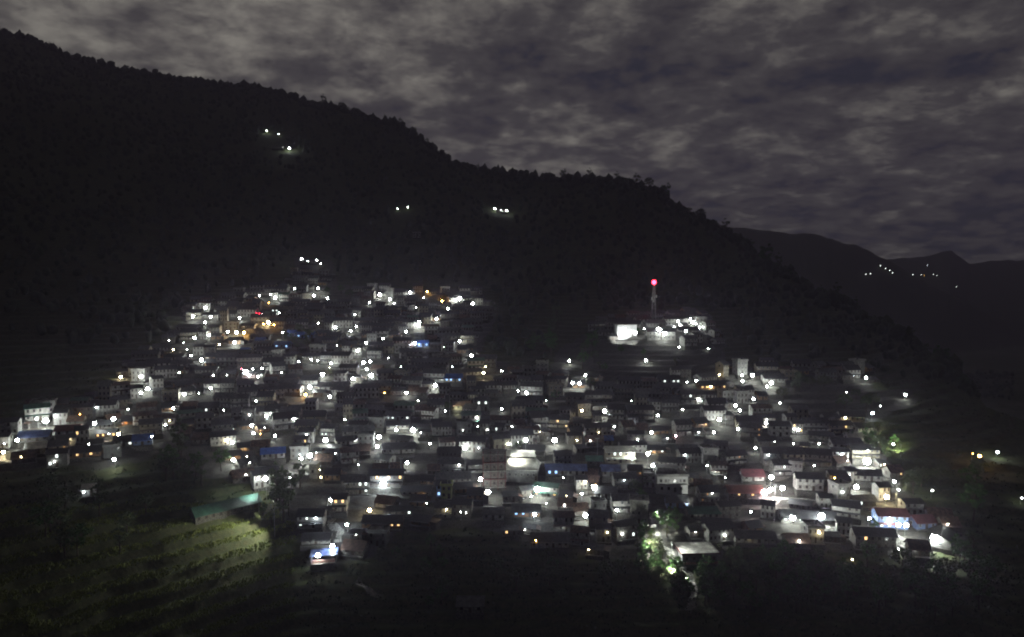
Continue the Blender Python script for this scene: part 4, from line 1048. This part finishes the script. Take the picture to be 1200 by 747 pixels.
# trees one can tell apart on the skyline
RID = [(-1,34),(40,48),(60,55),(80,62),(100,72),(150,80),(195,88),(230,97),(262,103),(300,107),(335,113),(362,120),(380,124),(400,126),(408,127),(437,132),(452,140),(470,149),(486,152),(500,160),(520,169),(545,180),(560,190),(580,197),(600,206),(617,205),(640,204),(660,207),(676,203),(690,206),(703,208),(722,206),(730,205),(745,213),(760,217),(780,221),(790,230),(806,240),(820,252),(835,262),(850,266),(862,277),(880,287),(898,286),(912,288),(925,300),(945,318),(960,330),(980,343),(1000,358),(1015,371),(1040,385),(1060,395),(1080,402),(1100,410),(1118,424),(1128,436)]
for i, (u, v) in enumerate(RID):
    s_, t_ = ray(u, v + 8)
    j = int(np.argmax([gz(s_ * yy_, yy_) / yy_ for yy_ in np.arange(380, 1300, 10)])); yy_ = 380 + 10 * j
    tree(s_ * yy_, yy_ - 2, random.choice((0, 1, 3, 4)), random.choice((.5, .7, .85, 1.0, 1.3)) * (1.15 if u < 500 else 1.55 if 680 < u < 935 else 1.1), f'dark tree on the ridge skyline')

# the wood on the hillside, one mass
tv = []
ico = bpy.data.meshes.new('blob'); 
import bmesh
bm = bmesh.new(); bmesh.ops.create_icosphere(bm, subdivisions=1, radius=1); IV = np.array([v.co[:] for v in bm.verts]); IF = np.array([[v.index for v in f.verts] for f in bm.faces]); bm.free()
bpy.data.meshes.remove(ico)
VA, FA, off = [], [], 0
n = 0
YR = np.arange(380, 1300, 8.)
while n < 11300:
    s_ = rng.uniform(-.82, .74); yy_ = 400 + 850 * rng.random() ** .8
    if n > 8500:      # a closed canopy along the crest
        i_ = int(np.argmin(np.abs(S - s_))); zc = np.interp(YR, Y, ZF[i_]); yy_ = float(YR[np.argmax(zc / YR)]) + rng.normal() * 14
    x = s_ * yy_; z = gz(x, yy_)
    u, v = proj(x, yy_, z)
    ok = v < 470 and not inpoly(u, v) and not inpoly(u, v - 12) and not inpoly(u, v + 6)
    if u > 640 and u < 860 and v > 365: ok = False
    n += 1
    if not ok: continue
    if any(abs(L['u'] - u) < 9 and -12 < v - L['v'] < 22 and yy_ < L['y'] + 4 for L in LAMPS if L['v'] < 340): continue
    h = rng.uniform(4, 8.5) * (1 if n < 8500 else rng.choice([.4, .6, .8, 1., 1.3, 1.7]))
    r3 = 1 + .5 * (rng.random((len(IV), 1)) - .5) + .25 * (rng.random((len(IV), 3)) - .5)
    w_ = h * rng.uniform(.3, .5)
    VA.append(IV * r3 * np.array([w_, w_, h * .56]) + np.array([x, yy_, z + h * .42])); FA.append(IF + off); off += len(IV)
me = bpy.data.meshes.new('forest'); VA = np.concatenate(VA); FA = np.concatenate(FA)
me.vertices.add(len(VA)); me.vertices.foreach_set('co', VA.ravel()); me.loops.add(FA.size); me.loops.foreach_set('vertex_index', FA.ravel().astype(np.int32))
me.polygons.add(len(FA)); me.polygons.foreach_set('loop_start', np.arange(0, FA.size, 3, dtype=np.int32)); me.update(calc_edges=True); me.materials.append(FOREST)
tag(link('forest', me), 'black wood covering the mountainside above the village', kind='stuff')

# brush and grass: nobody could count it
def scatter(name, n, pick, leaf, count, mat, label, up=.6):
    vs, fs = [], []
    for i in range(n):
        g = pick()
        if g is None: continue
        x, yy_, z = g
        for k in range(count):
            a = rng.uniform(0, 6.283); s1 = leaf * rng.uniform(.5, 1.3); px, py, pz = x + rng.normal() * leaf, yy_ + rng.normal() * leaf, z - .05
            dx, dy = math.cos(a) * s1 * .35, math.sin(a) * s1 * .35; lx, ly = rng.normal() * s1 * .4, rng.normal() * s1 * .4
            o = len(vs)
            vs += [(px - dx, py - dy, pz), (px + dx, py + dy, pz), (px + dx * .5 + lx, py + dy * .5 + ly, pz + s1 * up * 1.6), (px - dx * .6 + lx, py - dy * .6 + ly, pz + s1 * up * 1.4)]
            fs.append((o, o + 1, o + 2, o + 3))
    me = bpy.data.meshes.new(name); me.from_pydata(vs, [], fs); me.materials.append(mat); me.update()
    tag(link(name, me), label, kind='stuff')
def pick_field():
    u, v = rng.uniform(-5, 345), rng.uniform(590, 745)
    p = hit(u, v)
    if p is None or inpoly(u, v): return None
    g = gz(p.x, p.y)
    if abs(gz(p.x, p.y + 1.3) - g) > .3 or abs(gz(p.x, p.y - 1.0) - g) > .45 and rng.random() < .5: return None
    return p.x, p.y, g
def pick_brush():
    u, v = rng.uniform(-5, 1205), rng.uniform(360, 750)
    p = hit(u, v)
    if p is None or inpoly(u, v) or (u < 345 and v > 598): return None
    return p.x, p.y, gz(p.x, p.y)
scatter('rice_plants', 14000, pick_field, .4, 6, GRASSM, 'yellow green rice plants on the terraces', 1.)
scatter('undergrowth', 6500, pick_brush, .7, 7, FOREST, 'dark brush on the slopes round the village')

# ------------------------------------------------------------------ labels that single each thing out
ORD = ['nearest', 'second', 'third', 'fourth', 'fifth', 'sixth', 'seventh', 'eighth', 'ninth', 'tenth', 'eleventh', 'twelfth', 'thirteenth', 'fourteenth', 'fifteenth', 'sixteenth']
SECT = ['right of', 'above and right of', 'above', 'above and left of', 'left of', 'below and left of', 'below', 'below and right of']
def label_all(L, cat, group, noun):
    n = len(L); best = {}
    for (ph, lu, lv) in SPEC:
        bins = {}
        for i, d in enumerate(L):
            if d.get('far'): continue
            du, dv = d['u'] - lu, lv - d['v']
            k = int(round(math.degrees(math.atan2(dv, du)) / 45)) % 8
            bins.setdefault(k, []).append((du * du + dv * dv, i))
        for k, b_ in bins.items():
            b_.sort()
            for r_, (dist, i) in enumerate(b_):
                c = (r_, dist, ph, k)
                if i not in best or (c[0], c[1]) < (best[i][0], best[i][1]): best[i] = c
    for i, d in enumerate(L):
        o = d['o']; o['category'] = cat; o['group'] = group
        if d.get('far'): continue
        r_, _, ph, k = best[i]
        rank = ORD[r_] if r_ < len(ORD) else 'number %d' % (r_ + 1)
        o['label'] = f"{d['desc']}, {rank} {noun} {SECT[k]} {ph}"
        if len(o['label'].split()) > 16: o['label'] = f"{d['desc']}, {rank} {SECT[k]} {ph}"
        if len(o['label'].split()) > 16: o['label'] = d['desc']
fl = sorted([d for d in LAMPS if d.get('far')], key=lambda d: d['u'])
for i, d in enumerate(fl):
    d['o']['label'] = f"{d['desc']}, {['first','second','third','fourth','fifth','sixth','seventh','eighth','ninth','tenth','eleventh','twelfth','thirteenth'][i]} lamp from the left there"
label_all(LAMPS, 'lamp', 'lamps of the hillside village', 'lamp')
for d in fl: d['o']['group'] = 'lamps on the far mountains'
label_all(HOUSES, 'house', 'houses of the hillside village', 'house')
ridge = sorted([d for d in TREES if 'skyline' in d['desc']], key=lambda d: d['u'])
label_all([d for d in TREES if 'skyline' not in d['desc']], 'tree', 'trees in and around the village', 'tree')
for i, d in enumerate(ridge):
    d['o']['category'] = 'tree'; d['o']['group'] = 'trees on the ridge skyline'
    d['o']['label'] = f'dark tree on the ridge skyline, number {i + 1} down the ridge from the left edge'

# ------------------------------------------------------------------ night sky, moon, haze
world = bpy.data.worlds.new('World'); scene.world = world; world.use_nodes = True
n = world.node_tree.nodes; l = world.node_tree.links; bg = n['Background']
MOON_EL, MOON_AZ = R(58), R(0)
sky = n.new('ShaderNodeTexSky'); sky.sky_type = 'NISHITA'; sky.sun_disc = False; sky.sun_elevation = MOON_EL; sky.sun_rotation = MOON_AZ
sk = n.new('ShaderNodeVectorMath'); sk.operation = 'SCALE'; sk.inputs['Scale'].default_value = .0035
l.new(sky.outputs[0], sk.inputs[0])
tc = n.new('ShaderNodeTexCoord'); sx = n.new('ShaderNodeSeparateXYZ'); l.new(tc.outputs['Generated'], sx.inputs[0])
def math_(op, a, b_=None):
    x = n.new('ShaderNodeMath'); x.operation = op
    for i, q_ in enumerate((a, b_)):
        if q_ is None: continue
        if isinstance(q_, (int, float)): x.inputs[i].default_value = q_
        else: l.new(q_, x.inputs[i])
    return x.outputs[0]
den = math_('MAXIMUM', math_('ADD', sx.outputs['Z'], .24), .05)
cx = math_('DIVIDE', sx.outputs['X'], den); cy = math_('DIVIDE', sx.outputs['Y'], den)
cb = n.new('ShaderNodeCombineXYZ'); l.new(cx, cb.inputs[0]); l.new(cy, cb.inputs[1]); cb.inputs[2].default_value = 3.7
def cn(scale, det, rough, dist, off=(0, 0, 0), sc=(1, 1, 1)):
    mp = n.new('ShaderNodeMapping'); mp.inputs['Location'].default_value = off; mp.inputs['Scale'].default_value = sc; l.new(cb.outputs[0], mp.inputs['Vector'])
    x = n.new('ShaderNodeTexNoise'); x.inputs['Scale'].default_value = scale; x.inputs['Detail'].default_value = det; x.inputs['Roughness'].default_value = rough; x.inputs['Distortion'].default_value = dist
    l.new(mp.outputs[0], x.inputs['Vector']); return x.outputs['Fac']
big = cn(1.2, 3, .5, 0, (2.3, .4, 0)); mid = cn(6.4, 7, .58, .15, (0, 5, 0)); fine = cn(19, 5, .55, .15, (7, 1, 0))
dens = math_('ADD', math_('ADD', math_('MULTIPLY', big, .45), math_('MULTIPLY', mid, .8)), math_('MULTIPLY', fine, .24))
# cloud is thinner and brighter towards the moon, up to the left; smooth and dull low on the right
lf = math_('MULTIPLY', math_('SUBTRACT', sx.outputs['Z'], math_('MULTIPLY', sx.outputs['X'], .45)), .16)
dens = math_('ADD', math_('SUBTRACT', dens, .045), lf)
# one clear gap in the cloud, high on the right
gx_ = math_('DIVIDE', math_('SUBTRACT', cx, .93), .27); gy_ = math_('DIVIDE', math_('ADD', math_('SUBTRACT', cy, 1.73), math_('MULTIPLY', math_('SUBTRACT', cx, .93), .25)), .085)
gr_ = math_('ADD', math_('MULTIPLY', gx_, gx_), math_('MULTIPLY', gy_, gy_))
gp = n.new('ShaderNodeMapRange'); gp.inputs['From Min'].default_value = 1.3; gp.inputs['From Max'].default_value = .1; gp.inputs['To Max'].default_value = .2; l.new(gr_, gp.inputs['Value'])
dens = math_('SUBTRACT', dens, math_('MULTIPLY', gp.outputs[0], math_('ADD', mid, fine)))
rp = n.new('ShaderNodeValToRGB'); l.new(dens, rp.inputs['Fac'])
cr = rp.color_ramp; cr.elements[0].position = .55; cr.elements[0].color = (.022, .023, .034, 1)
cr.elements[1].position = .98; cr.elements[1].color = (.26, .245, .215, 1)
for p_, c_ in ((.62, (.040, .037, .041, 1)), (.73, (.062, .058, .059, 1)), (.83, (.125, .117, .108, 1))):
    e_ = cr.elements.new(p_); e_.color = c_
cov = n.new('ShaderNodeMapRange'); cov.inputs['From Min'].default_value = .42; cov.inputs['From Max'].default_value = .55; l.new(dens, cov.inputs['Value'])
mx = n.new('ShaderNodeMix'); mx.data_type = 'RGBA'; l.new(cov.outputs[0], mx.inputs['Factor']); l.new(sk.outputs[0], mx.inputs['A']); l.new(rp.outputs['Color'], mx.inputs['B'])
# the moonlit part of the cloud sheet lies ahead; the unseen sky behind the camera is dimmed to darken the hillside
fr = n.new('ShaderNodeMapRange'); fr.inputs['From Min'].default_value = -.2; fr.inputs['From Max'].default_value = .6; fr.inputs['To Min'].default_value = .1; fr.inputs['To Max'].default_value = 1.0
l.new(sx.outputs['Y'], fr.inputs['Value'])
dm = n.new('ShaderNodeVectorMath'); dm.operation = 'SCALE'; l.new(mx.outputs['Result'], dm.inputs[0]); l.new(fr.outputs[0], dm.inputs['Scale'])
l.new(dm.outputs[0], bg.inputs['Color']); bg.inputs['Strength'].default_value = .95

moon = bpy.data.lights.new('moon', 'SUN'); moon.energy = .006; moon.angle = R(12); moon.color = (1, .95, .88)
mo = link('moon', moon); mo.rotation_euler = (-(math.pi / 2 - MOON_EL), 0, MOON_AZ)

zmin = float(ZF.min()) - 1.0; zmax = max(float(ZF[:, :].max()), 20) + 25
xm = float(np.abs(XX).max()) + 20
b = MB(); b.box(-xm, xm, -200, 3290, zmin - 4, zmax)
hm = bpy.data.materials.new('haze'); hm.use_nodes = True
hn = hm.node_tree.nodes; hn.remove(hn['Principled BSDF'])
pv = hn.new('ShaderNodeVolumePrincipled'); pv.inputs['Color'].default_value = (.78, .7, .99, 1); pv.inputs['Density'].default_value = 1.9e-4; pv.inputs['Anisotropy'].default_value = .75
hm.node_tree.links.new(pv.outputs[0], hn['Material Output'].inputs['Volume'])
hm.cycles.homogeneous_volume = True
ho = link('haze', b.mesh('haze', hm)); tag(ho, 'thin night haze over the valley', kind='stuff'); ho.display_type = 'WIRE'

# ------------------------------------------------------------------ render settings
vs_ = scene.view_settings; vs_.view_transform = 'Standard'; vs_.look = 'None'; vs_.exposure = 0; vs_.gamma = 1; vs_.use_curve_mapping = False
cy_ = scene.cycles
cy_.max_bounces = 3; cy_.diffuse_bounces = 1; cy_.glossy_bounces = 1; cy_.volume_bounces = 1; world.cycles.sampling_method = 'NONE'; cy_.transmission_bounces = 1
cy_.sample_clamp_indirect = .25; cy_.use_light_tree = True; cy_.use_adaptive_sampling = False; cy_.filter_width = 2.0; cy_.denoising_prefilter = 'ACCURATE'; cy_.caustics_reflective = False
cy_.use_denoising = True
